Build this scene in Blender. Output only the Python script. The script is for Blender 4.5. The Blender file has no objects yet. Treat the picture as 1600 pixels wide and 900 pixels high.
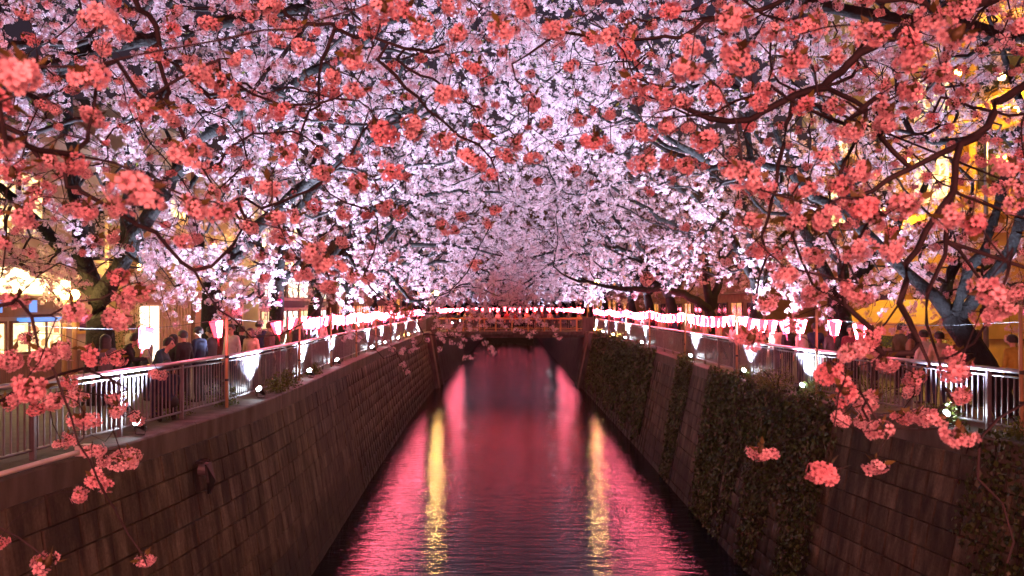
import bpy, math, random
import numpy as np
from mathutils import Vector, Matrix

random.seed(7)
rng = np.random.default_rng(7)
R = math.radians
scene = bpy.context.scene
COL = scene.collection

# ------------------------------------------------------------------ camera, sky, moon, exposure
F = 1250.0            # focal length in photo pixels (1600 wide)
CZ = 6.5              # camera height above the water
HY = 478.0            # horizon row in the photo
cam = bpy.data.cameras.new('camera')
cam.sensor_width = 36.0
cam.lens = F / 1600 * 36
cam.shift_y = (HY - 450) / 1600
cam.clip_start = 0.05
cam.clip_end = 2000
cam.dof.use_dof = True
cam.dof.focus_distance = 9.5
cam.dof.aperture_fstop = 2.8
camo = bpy.data.objects.new('camera', cam)
COL.objects.link(camo)
camo.location = (0, 0, CZ)
camo.rotation_euler = (R(90), 0, 0)
scene.camera = camo

world = bpy.data.worlds.new('World')
scene.world = world
world.use_nodes = True
wn, wl = world.node_tree.nodes, world.node_tree.links
bg = wn['Background']
sky = wn.new('ShaderNodeTexSky')
sky.sky_type = 'NISHITA'
sky.sun_disc = False
sky.sun_elevation = R(-1)
sky.sun_rotation = R(200)
tint = wn.new('ShaderNodeMix')
tint.data_type = 'RGBA'
tint.blend_type = 'MULTIPLY'
tint.inputs[0].default_value = 1.0
tint.inputs[7].default_value = (1.0, 0.62, 1.0, 1)
wl.new(sky.outputs[0], tint.inputs[6])
wl.new(tint.outputs[2], bg.inputs[0])
bg.inputs[1].default_value = 0.11

sun = bpy.data.lights.new('moon', 'SUN')
sun.energy = 0.02
sun.angle = R(10)
sun.color = (0.7, 0.75, 1.0)
suno = bpy.data.objects.new('moon', sun)
COL.objects.link(suno)
suno.rotation_euler = (R(40), 0, R(200))

vs = scene.view_settings
vs.view_transform = 'Standard'
vs.look = 'None'
vs.gamma = 1.0
vs.exposure = 0.0
vs.use_curve_mapping = False
cy = scene.cycles
cy.max_bounces = 6
cy.diffuse_bounces = 3
cy.glossy_bounces = 3
cy.transmission_bounces = 3
cy.transparent_max_bounces = 4
cy.caustics_reflective = False
cy.caustics_refractive = False
cy.sample_clamp_indirect = 5.0
cy.use_light_tree = True
cy.use_denoising = True
cy.use_adaptive_sampling = False
FLOOD_W = 6400.0
CORAL_W = 1150.0

def at(px, py, d):
    """point seen at photo pixel (px, py) at depth d metres"""
    return Vector(((px - 800) / F * d, d, CZ + (HY - py) / F * d))

# ------------------------------------------------------------------ helpers
def tag(o, label=None, cat=None, group=None, kind=None):
    if label: o['label'] = label
    if cat: o['category'] = cat
    if group: o['group'] = group
    if kind: o['kind'] = kind
    return o

def link(o, parent=None):
    COL.objects.link(o)
    if parent is not None:
        o.parent = parent
    return o

def empty(name, loc=(0, 0, 0), rz=0.0, label=None, cat=None, group=None):
    o = bpy.data.objects.new(name, None)
    o.empty_display_size = 0.2
    link(o)
    o.location = loc
    o.rotation_euler = (0, 0, rz)
    return tag(o, label, cat, group)

def npmesh(name, V, Fc, mats, midx=None, attrs=None, smooth=False):
    V = np.asarray(V, dtype=np.float32).reshape(-1, 3)
    Fl = [np.asarray(f, dtype=np.int32) for f in (Fc if isinstance(Fc, list) else [Fc])]
    Fl = [f for f in Fl if len(f)]
    me = bpy.data.meshes.new(name)
    me.vertices.add(len(V))
    me.vertices.foreach_set('co', V.ravel())
    tot = sum(f.size for f in Fl)
    npoly = sum(len(f) for f in Fl)
    me.loops.add(tot)
    me.polygons.add(npoly)
    me.loops.foreach_set('vertex_index', np.concatenate([f.ravel() for f in Fl]))
    ltot = np.concatenate([np.full(len(f), f.shape[1], np.int32) for f in Fl])
    ls = np.concatenate([[0], np.cumsum(ltot)[:-1]]).astype(np.int32)
    me.polygons.foreach_set('loop_start', ls)
    me.polygons.foreach_set('loop_total', ltot)
    for m in mats:
        me.materials.append(m)
    if midx is not None:
        me.polygons.foreach_set('material_index', np.asarray(midx, np.int32))
    if smooth:
        me.polygons.foreach_set('use_smooth', np.ones(npoly, bool))
    for k, a in (attrs or {}).items():
        at_ = me.attributes.new(k, 'FLOAT', 'POINT')
        at_.data.foreach_set('value', np.asarray(a, np.float32))
    me.update(calc_edges=True)
    me.validate()
    return me

def obj(name, me, parent=None, label=None, cat=None, group=None, kind=None):
    o = bpy.data.objects.new(name, me)
    link(o, parent)
    return tag(o, label, cat, group, kind)

class MB:
    """collects simple solids into one mesh"""
    def __init__(self):
        self.v, self.f = [], []
    def add(self, v, f):
        n = len(self.v)
        self.v += [tuple(p) for p in v]
        self.f += [tuple(i + n for i in q) for q in f]
        return self
    def box(self, a, b):
        (x0, y0, z0), (x1, y1, z1) = a, b
        v = [(x0, y0, z0), (x1, y0, z0), (x1, y1, z0), (x0, y1, z0), (x0, y0, z1), (x1, y0, z1), (x1, y1, z1), (x0, y1, z1)]
        return self.add(v, [(0, 3, 2, 1), (4, 5, 6, 7), (0, 1, 5, 4), (1, 2, 6, 5), (2, 3, 7, 6), (3, 0, 4, 7)])
    def tube(self, pts, rad, n=8, caps=True):
        pts = [Vector(p) for p in pts]
        rs = rad if isinstance(rad, (list, tuple)) else [rad] * len(pts)
        v, f = [], []
        for i, p in enumerate(pts):
            t = (pts[min(i + 1, len(pts) - 1)] - pts[max(i - 1, 0)]).normalized()
            ref = Vector((0, 0, 1)) if abs(t.z) < 0.9 else Vector((1, 0, 0))
            a = t.cross(ref).normalized()
            b = t.cross(a)
            for k in range(n):
                an = 2 * math.pi * k / n
                v.append(p + (a * math.cos(an) + b * math.sin(an)) * rs[i])
        for i in range(len(pts) - 1):
            for k in range(n):
                f.append((i * n + k, i * n + (k + 1) % n, (i + 1) * n + (k + 1) % n, (i + 1) * n + k))
        if caps:
            f.append(tuple(reversed(range(n))))
            f.append(tuple((len(pts) - 1) * n + k for k in range(n)))
        return self.add(v, f)
    def lathe(self, prof, n=12, c=(0, 0, 0)):
        v, f = [], []
        for r, z in prof:
            for k in range(n):
                a = 2 * math.pi * k / n
                v.append((c[0] + r * math.cos(a), c[1] + r * math.sin(a), c[2] + z))
        for i in range(len(prof) - 1):
            for k in range(n):
                f.append((i * n + k, i * n + (k + 1) % n, (i + 1) * n + (k + 1) % n, (i + 1) * n + k))
        return self.add(v, f)
    def mesh(self, name, mats, smooth=False):
        me = bpy.data.meshes.new(name)
        me.from_pydata(self.v, [], self.f)
        for m in (mats if isinstance(mats, list) else [mats]):
            me.materials.append(m)
        if smooth:
            me.polygons.foreach_set('use_smooth', np.ones(len(me.polygons), bool))
        me.update()
        return me
    def build(self, name, mats, parent=None, smooth=False, **kw):
        return obj(name, self.mesh(name, mats, smooth), parent, **kw)

# ------------------------------------------------------------------ materials
def newmat(name):
    m = bpy.data.materials.new(name)
    m.use_nodes = True
    nt = m.node_tree
    return m, nt.nodes, nt.links, nt.nodes['Principled BSDF']

def ramp(n, stops):
    r = n.new('ShaderNodeValToRGB')
    e = r.color_ramp.elements
    while len(e) < len(stops):
        e.new(0.5)
    for i, (p, c) in enumerate(stops):
        e[i].position = p
        e[i].color = (*c, 1)
    return r

def mat_noise(name, c0, c1, scale=6.0, rough=0.7, metal=0.0, bump=0.3, stretch=(1, 1, 1), bscale=None):
    m, n, l, p = newmat(name)
    g = n.new('ShaderNodeNewGeometry')
    mp = n.new('ShaderNodeMapping')
    mp.inputs['Scale'].default_value = stretch
    l.new(g.outputs['Position'], mp.inputs[0])
    t = n.new('ShaderNodeTexNoise')
    t.inputs['Scale'].default_value = scale
    t.inputs['Detail'].default_value = 6
    l.new(mp.outputs[0], t.inputs[0])
    r = ramp(n, [(0.3, c0), (0.7, c1)])
    l.new(t.outputs[0], r.inputs[0])
    l.new(r.outputs[0], p.inputs['Base Color'])
    p.inputs['Roughness'].default_value = rough
    p.inputs['Metallic'].default_value = metal
    if bump:
        t2 = n.new('ShaderNodeTexNoise')
        t2.inputs['Scale'].default_value = bscale or scale * 5
        t2.inputs['Detail'].default_value = 5
        l.new(mp.outputs[0], t2.inputs[0])
        b = n.new('ShaderNodeBump')
        b.inputs['Strength'].default_value = bump
        b.inputs['Distance'].default_value = 0.02
        l.new(t2.outputs[0], b.inputs['Height'])
        l.new(b.outputs[0], p.inputs['Normal'])
    return m

def mat_emit(name, col, strength):
    m, n, l, p = newmat(name)
    p.inputs['Base Color'].default_value = (*[min(0.8, c) for c in col], 1)
    p.inputs['Emission Color'].default_value = (*col, 1)
    p.inputs['Emission Strength'].default_value = strength
    return m

def mat_stone(name, joined):
    """weathered masonry block: tone per block, vertical water streaks, fine grain"""
    m, n, l, p = newmat(name)
    g = n.new('ShaderNodeNewGeometry')
    if joined:
        at_ = n.new('ShaderNodeAttribute')
        at_.attribute_name = 'rnd'
        rnd = at_.outputs['Fac']
    else:
        oi = n.new('ShaderNodeObjectInfo')
        rnd = oi.outputs['Random']
    mp = n.new('ShaderNodeMapping')
    mp.inputs['Scale'].default_value = (2.2, 2.2, 0.22)
    l.new(g.outputs['Position'], mp.inputs[0])
    st = n.new('ShaderNodeTexNoise')
    st.inputs['Scale'].default_value = 1.6
    st.inputs['Detail'].default_value = 7
    st.inputs['Roughness'].default_value = 0.65
    l.new(mp.outputs[0], st.inputs[0])
    gr = n.new('ShaderNodeTexNoise')
    gr.inputs['Scale'].default_value = 22
    gr.inputs['Detail'].default_value = 6
    l.new(g.outputs['Position'], gr.inputs[0])
    base = ramp(n, [(0.0, (0.070, 0.062, 0.041)), (0.5, (0.098, 0.088, 0.059)), (1.0, (0.135, 0.122, 0.084))])
    l.new(rnd, base.inputs[0])
    sr = ramp(n, [(0.38, (0.16, 0.14, 0.12)), (0.5, (0.5, 0.47, 0.43)), (0.66, (1.25, 1.25, 1.2))])
    l.new(st.outputs[0], sr.inputs[0])
    m1 = n.new('ShaderNodeMix'); m1.data_type = 'RGBA'; m1.blend_type = 'MULTIPLY'
    m1.inputs[0].default_value = 0.95
    l.new(base.outputs[0], m1.inputs[6]); l.new(sr.outputs[0], m1.inputs[7])
    g2 = ramp(n, [(0.3, (0.62, 0.6, 0.56)), (0.7, (1.15, 1.12, 1.08))])
    l.new(gr.outputs[0], g2.inputs[0])
    m2 = n.new('ShaderNodeMix'); m2.data_type = 'RGBA'; m2.blend_type = 'MULTIPLY'
    m2.inputs[0].default_value = 0.8
    l.new(m1.outputs[2], m2.inputs[6]); l.new(g2.outputs[0], m2.inputs[7])
    # tide line: wet algae-dark foot with a ragged upper edge
    sp = n.new('ShaderNodeSeparateXYZ'); l.new(g.outputs['Position'], sp.inputs[0])
    td = n.new('ShaderNodeTexNoise'); td.inputs['Scale'].default_value = 1.3; td.inputs['Detail'].default_value = 6; l.new(g.outputs['Position'], td.inputs[0])
    ma = n.new('ShaderNodeMath'); ma.operation = 'MULTIPLY_ADD'; ma.inputs[1].default_value = -1.6; l.new(td.outputs[0], ma.inputs[0]); l.new(sp.outputs[2], ma.inputs[2])
    tr_ = ramp(n, [(0.0, (0.30, 0.31, 0.25)), (0.35, (0.55, 0.53, 0.45)), (0.6, (1, 1, 1))])
    l.new(ma.outputs[0], tr_.inputs[0])
    m3 = n.new('ShaderNodeMix'); m3.data_type = 'RGBA'; m3.blend_type = 'MULTIPLY'; m3.inputs[0].default_value = 1
    l.new(m2.outputs[2], m3.inputs[6]); l.new(tr_.outputs[0], m3.inputs[7])
    l.new(m3.outputs[2], p.inputs['Base Color'])
    p.inputs['Roughness'].default_value = 0.85
    b = n.new('ShaderNodeBump'); b.inputs['Strength'].default_value = 0.5; b.inputs['Distance'].default_value = 0.015
    l.new(gr.outputs[0], b.inputs['Height']); l.new(b.outputs[0], p.inputs['Normal'])
    return m

def mat_petal(name, c_edge, c_mid, c_core, transl=0.35):
    m, n, l, p = newmat(name)
    n.remove(p)
    out = n['Material Output']
    a = n.new('ShaderNodeAttribute'); a.attribute_name = 'tint'
    r = ramp(n, [(0.0, c_edge), (0.55, c_mid), (1.0, c_core)])
    l.new(a.outputs['Fac'], r.inputs[0])
    a2 = n.new('ShaderNodeAttribute'); a2.attribute_name = 'rnd'
    v = ramp(n, [(0.0, (0.72, 0.60, 0.63)), (0.45, (0.93, 0.87, 0.89)), (1.0, (1, 1, 1))])
    l.new(a2.outputs['Fac'], v.inputs[0])
    mx = n.new('ShaderNodeMix'); mx.data_type = 'RGBA'; mx.blend_type = 'MULTIPLY'; mx.inputs[0].default_value = 1
    l.new(r.outputs[0], mx.inputs[6]); l.new(v.outputs[0], mx.inputs[7])
    oi = n.new('ShaderNodeObjectInfo')
    ov = ramp(n, [(0.0, (1.0, 0.70, 0.72)), (0.35, (0.97, 0.9, 0.92)), (0.75, (1, 1, 1)), (1.0, (1, 1, 1))]); l.new(oi.outputs['Random'], ov.inputs[0])
    my = n.new('ShaderNodeMix'); my.data_type = 'RGBA'; my.blend_type = 'MULTIPLY'; my.inputs[0].default_value = 1 if name.endswith('close') else 0
    l.new(mx.outputs[2], my.inputs[6]); l.new(ov.outputs[0], my.inputs[7]); mx = my
    d = n.new('ShaderNodeBsdfDiffuse'); t = n.new('ShaderNodeBsdfTranslucent')
    l.new(mx.outputs[2], d.inputs[0]); l.new(mx.outputs[2], t.inputs[0])
    s = n.new('ShaderNodeMixShader'); s.inputs[0].default_value = transl
    l.new(d.outputs[0], s.inputs[1]); l.new(t.outputs[0], s.inputs[2])
    l.new(s.outputs[0], out.inputs[0])
    return m

def mat_leaf(name, c0, c1, transl=0.3, rough=0.5):
    m, n, l, p = newmat(name)
    out = n['Material Output']
    a = n.new('ShaderNodeAttribute'); a.attribute_name = 'rnd'
    r = ramp(n, [(0.0, c0), (1.0, c1)])
    l.new(a.outputs['Fac'], r.inputs[0])
    l.new(r.outputs[0], p.inputs['Base Color'])
    p.inputs['Roughness'].default_value = rough
    t = n.new('ShaderNodeBsdfTranslucent'); l.new(r.outputs[0], t.inputs[0])
    s = n.new('ShaderNodeMixShader'); s.inputs[0].default_value = transl
    l.new(p.outputs[0], s.inputs[1]); l.new(t.outputs[0], s.inputs[2])
    l.new(s.outputs[0], out.inputs[0])
    return m

def mat_water():
    m, n, l, p = newmat('river_water')
    p.inputs['Base Color'].default_value = (0.006, 0.008, 0.012, 1)
    p.inputs['Roughness'].default_value = 0.025
    p.inputs['IOR'].default_value = 1.33
    p.inputs['Specular IOR Level'].default_value = 0.40
    g = n.new('ShaderNodeNewGeometry')
    def wave(sx, sy, scale, detail):
        mp = n.new('ShaderNodeMapping'); mp.inputs['Scale'].default_value = (sx, sy, 1)
        l.new(g.outputs['Position'], mp.inputs[0])
        t = n.new('ShaderNodeTexNoise'); t.inputs['Scale'].default_value = scale; t.inputs['Detail'].default_value = detail
        t.inputs['Roughness'].default_value = 0.6
        l.new(mp.outputs[0], t.inputs[0])
        return t.outputs[0]
    w1 = wave(0.5, 1.8, 2.0, 3)
    w2 = wave(0.8, 2.8, 8.5, 3)
    b1 = n.new('ShaderNodeBump'); b1.inputs['Strength'].default_value = 1.0; b1.inputs['Distance'].default_value = 0.030
    l.new(w1, b1.inputs['Height'])
    b2 = n.new('ShaderNodeBump'); b2.inputs['Strength'].default_value = 1.0; b2.inputs['Distance'].default_value = 0.0035
    l.new(w2, b2.inputs['Height']); l.new(b1.outputs[0], b2.inputs['Normal'])
    l.new(b2.outputs[0], p.inputs['Normal'])
    return m

M = {}
M['water'] = mat_water()
M['stone'] = mat_stone('masonry_block', False)
M['stone_joined'] = mat_stone('masonry_block_far', True)
M['mortar'] = mat_noise('mortar', (0.030, 0.026, 0.019), (0.058, 0.052, 0.038), 2.5, 0.9, 0, 0.3, (1, 1, .3))
M['concrete'] = mat_noise('weathered_concrete', (0.05, 0.044, 0.033), (0.13, 0.116, 0.092), 1.8, 0.85, 0, 0.4, (2, 2, 0.5), 30)
M['asphalt'] = mat_noise('path_paving', (0.06, 0.055, 0.05), (0.11, 0.10, 0.09), 3, 0.8, 0, 0.3)
M['soil'] = mat_noise('soil', (0.03, 0.024, 0.016), (0.07, 0.055, 0.04), 9, 0.95, 0, 0.6)
M['steel'] = mat_noise('painted_steel', (0.30, 0.27, 0.29), (0.42, 0.39, 0.41), 5, 0.33, 0.6, 0.05)
M['bar_steel'] = mat_noise('dark_painted_steel', (0.13, 0.12, 0.13), (0.21, 0.19, 0.20), 5, 0.4, 0.4, 0.05)
M['bamboo'] = mat_noise('bare_wood_pole', (0.34, 0.20, 0.10), (0.52, 0.34, 0.18), 3, 0.6, 0, 0.2, (3, 3, 0.4))
def mat_bark():
    m, n, l, p = newmat('cherry_bark')
    g = n.new('ShaderNodeNewGeometry')
    a = n.new('ShaderNodeTexNoise'); a.inputs['Scale'].default_value = 4; a.inputs['Detail'].default_value = 8; a.inputs['Roughness'].default_value = .7
    l.new(g.outputs['Position'], a.inputs[0])
    mp = n.new('ShaderNodeMapping'); mp.inputs['Scale'].default_value = (1, 1, .7); l.new(g.outputs['Position'], mp.inputs[0])
    v = n.new('ShaderNodeTexNoise'); v.inputs['Scale'].default_value = 13; v.inputs['Detail'].default_value = 4; l.new(mp.outputs[0], v.inputs[0])
    r = ramp(n, [(0.35, (0.004, 0.0035, 0.004)), (0.58, (0.011, 0.010, 0.011)), (0.78, (0.035, 0.033, 0.034))])
    l.new(a.outputs[0], r.inputs[0]); l.new(r.outputs[0], p.inputs['Base Color'])
    p.inputs['Roughness'].default_value = .85
    ad = n.new('ShaderNodeMath'); ad.operation = 'ADD'; l.new(a.outputs[0], ad.inputs[0]); l.new(v.outputs[0], ad.inputs[1])
    b = n.new('ShaderNodeBump'); b.inputs['Strength'].default_value = 1.0; b.inputs['Distance'].default_value = .07
    l.new(ad.outputs[0], b.inputs['Height']); l.new(b.outputs[0], p.inputs['Normal'])
    return m
M['bark'] = mat_bark()
M['twig'] = mat_noise('cherry_twig', (0.010, 0.006, 0.007), (0.024, 0.016, 0.018), 9, 0.8, 0, 0)
M['petal'] = mat_petal('cherry_petal', (0.88, 0.79, 0.85), (0.86, 0.70, 0.78), (0.55, 0.18, 0.28))
M['petal_near'] = mat_petal('cherry_petal_close', (0.92, 0.74, 0.76), (0.88, 0.60, 0.64), (0.30, 0.04, 0.07), 0.4)
M['leaf'] = mat_leaf('young_leaf', (0.10, 0.13, 0.02), (0.22, 0.26, 0.04))
M['bronze_leaf'] = mat_leaf('bronze_leaf', (0.07, 0.055, 0.015), (0.16, 0.14, 0.03))
M['ivy'] = mat_leaf('ivy_leaf', (0.010, 0.020, 0.006), (0.070, 0.105, 0.020), 0.2, 0.42)
M['shrub'] = mat_leaf('shrub_leaf', (0.05, 0.075, 0.015), (0.13, 0.17, 0.03), 0.25)
M['black'] = mat_noise('black_enamel', (0.012, 0.012, 0.013), (0.03, 0.03, 0.032), 6, 0.4, 0.3, 0)
M['cable'] = mat_noise('black_cable', (0.015, 0.015, 0.015), (0.03, 0.03, 0.03), 6, 0.6, 0, 0)
M['flood_lens'] = mat_emit('flood_lens', (0.80, 0.92, 1.0), 200)
M['lantern_white'] = mat_emit('lantern_paper_white', (1.0, 0.14, 0.22), 95.0)
M['lantern_pink'] = mat_emit('lantern_paper_pink', (1.0, 0.07, 0.12), 3.6)
M['bulb'] = mat_emit('amber_bulb', (1.0, 0.62, 0.16), 60)
M['white_paint'] = mat_noise('white_plastic', (0.6, 0.57, 0.55), (0.78, 0.75, 0.73), 4, 0.4, 0, 0)

# ------------------------------------------------------------------ the river channel
YS = np.linspace(-14, 200, 857)
def smooth_line(pts):
    pts = np.array(pts, float)
    v = np.interp(YS, pts[:, 0], pts[:, 1])
    k = np.hanning(21); k /= k.sum()
    return np.convolve(np.pad(v, 10, mode='edge'), k, 'valid')
CL = smooth_line([(-14, -6.7), (5, -6.5), (9.8, -6.25), (13, -5.85), (17, -5.5), (21, -5.6), (30, -6.0), (45, -6.5), (62, -6.8), (66, -6.7), (72, -6.3), (120, -6.5), (200, -7)])
CR = smooth_line([(-14, 9.2), (5, 8.8), (10, 8.2), (14, 7.45), (16.5, 6.95), (20, 6.55), (35, 6.6), (50, 6.5), (66, 6.4), (72, 6.2), (120, 6.0), (200, 6)])
def copx(side, y):
    return float(np.interp(y, YS, CL if side < 0 else CR))
TOP = 4.4
BAT = {-1: 0.16, 1: 0.20}
def wallpt(side, y, h, out=0.0):
    """point on the battered wall face, h metres below the coping top, `out` metres proud of it"""
    return Vector((copx(side, y) - side * (BAT[side] * h + out), y, TOP - h))
def walldir(side, y):
    return Vector((copx(side, y + 0.3) - copx(side, y - 0.3), 0.6, 0)).normalized()

m = MB(); m.add([(-11, -16, 0), (11, -16, 0), (11, 240, 0), (-11, 240, 0)], [(0, 1, 2, 3)])
m.build('river_water', M['water'], kind='structure')

for side, nm in ((-1, 'path_left_bank'), (1, 'path_right_bank')):
    V, Fq = [], []
    ys = [y for y in np.arange(-14, 201, 2.0)]
    for y in ys:
        xi = copx(side, y) + side * 0.5
        V += [(xi, y, TOP - 0.04), (side * 160, y, TOP - 0.04)]
    for i in range(len(ys) - 1):
        q = (2 * i, 2 * i + 2, 2 * i + 3, 2 * i + 1)
        Fq.append(q if side < 0 else q[::-1])
    me = bpy.data.meshes.new(nm); me.from_pydata(V, [], Fq); me.materials.append(M['asphalt'])
    obj(nm, me, kind='structure')

def stone_mesh():
    """one masonry block: unit in length (x) and height (y), face towards +z with a worn bevel"""
    b = 0.022
    v = [(-.5, -.5, -1), (.5, -.5, -1), (.5, .5, -1), (-.5, .5, -1),
         (-.5, -.5, -.2), (.5, -.5, -.2), (.5, .5, -.2), (-.5, .5, -.2),
         (-.5 + b, -.5 + b, .25), (.5 - b, -.5 + b, .2), (.5 - b, .5 - b, .27), (-.5 + b, .5 - b, .2)]
    f = [(0, 1, 5, 4), (1, 2, 6, 5), (2, 3, 7, 6), (3, 0, 4, 7), (4, 5, 9, 8), (5, 6, 10, 9), (6, 7, 11, 10), (7, 4, 8, 11), (8, 9, 10, 11)]
    me = bpy.data.meshes.new('block'); me.from_pydata(v, [], f); me.materials.append(M['stone']); me.update()
    return me, np.array(v), f
STONE, SV, SF = stone_mesh()

walls = {}
for side in (-1, 1):
    w = empty('embankment_wall', (copx(side, 20), 20, 0), 0,
              'brown stone-block river wall on the left bank, bare and streaked' if side < 0 else 'dark stone-block river wall on the right bank, half under ivy',
              'river wall')
    walls[side] = w
    inv = Vector(w.location)
    # backing face behind the blocks
    V, Fq = [], []
    ys = list(np.arange(-14, 201, 1.0))
    for y in ys:
        for h in (0.0, 2.3, 4.7):
            V.append(wallpt(side, y, h, -0.05) - inv)
    for i in range(len(ys) - 1):
        for k in range(2):
            a = i * 3 + k
            q = (a, a + 1, a + 4, a + 3)
            Fq.append(q if side > 0 else q[::-1])
    me = bpy.data.meshes.new('wall_core'); me.from_pydata(V, [], Fq); me.materials.append(M['mortar'])
    me.materials.append(M['concrete'])
    for p_ in me.polygons:
        if p_.center.y + 20 > 62: p_.material_index = 1
    obj('wall_core', me, w)
    # blocks, course by course
    blocks = []
    for c in range(10):
        y = 6.0 + random.random() * 0.4 if side < 0 else 9.0 + random.random() * 0.4
        while y < 66:
            L = random.choice((0.36, 0.46, 0.58, 0.62, 0.74)) * random.uniform(0.92, 1.08) * (1.0 if y < 36 else 1.8)
            blocks.append((y + L / 2, c, L)); y += L
    def block_matrix(yc, c, L):
        h = 0.36 + c * 0.425 + 0.2125
        t = walldir(side, yc)
        up = (wallpt(side, yc, h - 0.2) - wallpt(side, yc, h + 0.2)).normalized()
        nrm = (t.cross(up) if side < 0 else up.cross(t)).normalized()
        ax = t if side < 0 else -t
        p = wallpt(side, yc, h, random.uniform(-0.006, 0.010)) - inv
        sx, sy = L - random.uniform(0.006, 0.014), 0.425 * 1.0 - random.uniform(0.007, 0.015)
        if yc > (17 if side < 0 else 24): sx, sy = L - .004, .421
        rot = random.gauss(0, 0.006) if yc < 24 else 0
        ax2 = ax * math.cos(rot) + up * math.sin(rot)
        up2 = nrm.cross(ax2)
        m4 = Matrix.Identity(4)
        for i in range(3):
            m4[i][0] = ax2[i] * sx; m4[i][1] = up2[i] * sy; m4[i][2] = nrm[i] * 0.06; m4[i][3] = p[i]
        return m4
    # the ones that show largest become parts; what the frame or ivy hides and what is far stays joined
    def shows(b):
        p = wallpt(side, b[0], 0.36 + b[1] * 0.425)
        px = 800 + p.x / p.y * F; py = HY + (CZ - p.z) / p.y * F
        if not (-40 < px < 1640 and py < 930): return 1e9
        hid = side > 0 and (16.8 < b[0] < 22.3 or 36 < b[0])
        return b[0] + (40 if hid else 0)
    blocks.sort(key=shows)
    for b in blocks[:290]:
        o = bpy.data.objects.new('stone', STONE); link(o, w); o.matrix_local = block_matrix(*b)
    V, Fq, rn = [], [], []
    for b in blocks[290:]:
        m4 = np.array(block_matrix(*b)); n0 = len(V) * 12
        V.append(SV @ m4[:3, :3].T + m4[:3, 3]); Fq += [[i + n0 for i in f] for f in SF]; rn += [random.random()] * 12
    obj('far_stones', npmesh('far_stones', np.concatenate(V), np.array(Fq), [M['stone_joined']], attrs={'rnd': rn}), w, kind='stuff')
    # coping slabs
    y = -12.0
    while y < 67:
        L = 2.4
        mb = MB()
        pts = []
        for yy in np.linspace(y + 0.006, y + L - 0.006, 4):
            x = copx(side, yy)
            pts.append([(x - side * 0.05, yy, TOP - 0.37), (x - side * 0.05, yy, TOP - 0.03), (x - side * 0.02, yy, TOP), (x + side * 0.62, yy, TOP), (x + side * 0.62, yy, TOP - 0.37)])
        v = [Vector(p) - inv for ring in pts for p in ring]; f = []
        for i in range(3):
            for k in range(5):
                a, b2 = i * 5 + k, i * 5 + (k + 1) % 5
                f.append((a, b2, b2 + 5, a + 5))
        f += [(4, 3, 2, 1, 0), (15, 16, 17, 18, 19)]
        mb.add(v, f).build('coping_slab', M['concrete'], w)
        y += L
    # buttress by the far bridge
    for yb in (63.5, 66.2):
        mb = MB()
        v = []
        for h, o_ in ((0.0, 0.30), (4.6, 0.34)):
            for dy in (-0.55, 0.55):
                a = wallpt(side, yb + dy, h, -0.1) - inv; b2 = wallpt(side, yb + dy, h, o_) - inv
                v += [a, b2]
        mb.add(v, [(0, 1, 3, 2), (4, 6, 7, 5), (0, 4, 5, 1), (1, 5, 7, 3), (2, 3, 7, 6)]).build('buttress', M['concrete'], w)

# drain outlet on the left wall, pipe along the left coping
p = wallpt(-1, 14.3, 0.75, 0.04)
t = empty('drain_outlet', p, 0, 'dark rusty drain flap hanging on the left stone wall', 'drain')
MB().box((-0.02, -0.16, 0.05), (0.10, 0.16, 0.10)).build('bracket', M['black'], t)
mb = MB(); mb.tube([(0, 0, -0.05), (0.14, 0, -0.07)], 0.12, 14); mb.build('pipe_mouth', M['bar_steel'], t)
mb = MB()
mb.add([(0.13, -0.13, 0.04), (0.13, 0.13, 0.04), (0.17, 0.15, -0.30), (0.15, 0.06, -0.52), (0.15, -0.05, -0.50), (0.17, -0.14, -0.28),
        (0.16, -0.13, 0.04), (0.16, 0.13, 0.04), (0.23, 0.14, -0.30), (0.18, 0.06, -0.52), (0.18, -0.05, -0.50), (0.22, -0.13, -0.28)],
       [(0, 1, 2, 3, 4, 5), (11, 10, 9, 8, 7, 6), (0, 6, 7, 1), (1, 7, 8, 2), (2, 8, 9, 3), (3, 9, 10, 4), (4, 10, 11, 5), (5, 11, 6, 0)])
mb.build('flap', M['black'], t)

mb = MB()
pp = [Vector((copx(-1, y) + 0.03, y, TOP + 0.06)) for y in np.linspace(7, 11.3, 12)]
t = empty('conduit_pipe', pp[-1], 0, 'pale plastic pipe lying along the left wall coping, near its end', 'pipe')
mb.tube([q - pp[-1] for q in pp], 0.035, 10).build('pipe', M['white_paint'], t, smooth=True)
MB().box((-0.07, -0.14, -0.06), (0.07, 0.10, 0.08)).build('junction_box', M['white_paint'], t)

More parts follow.
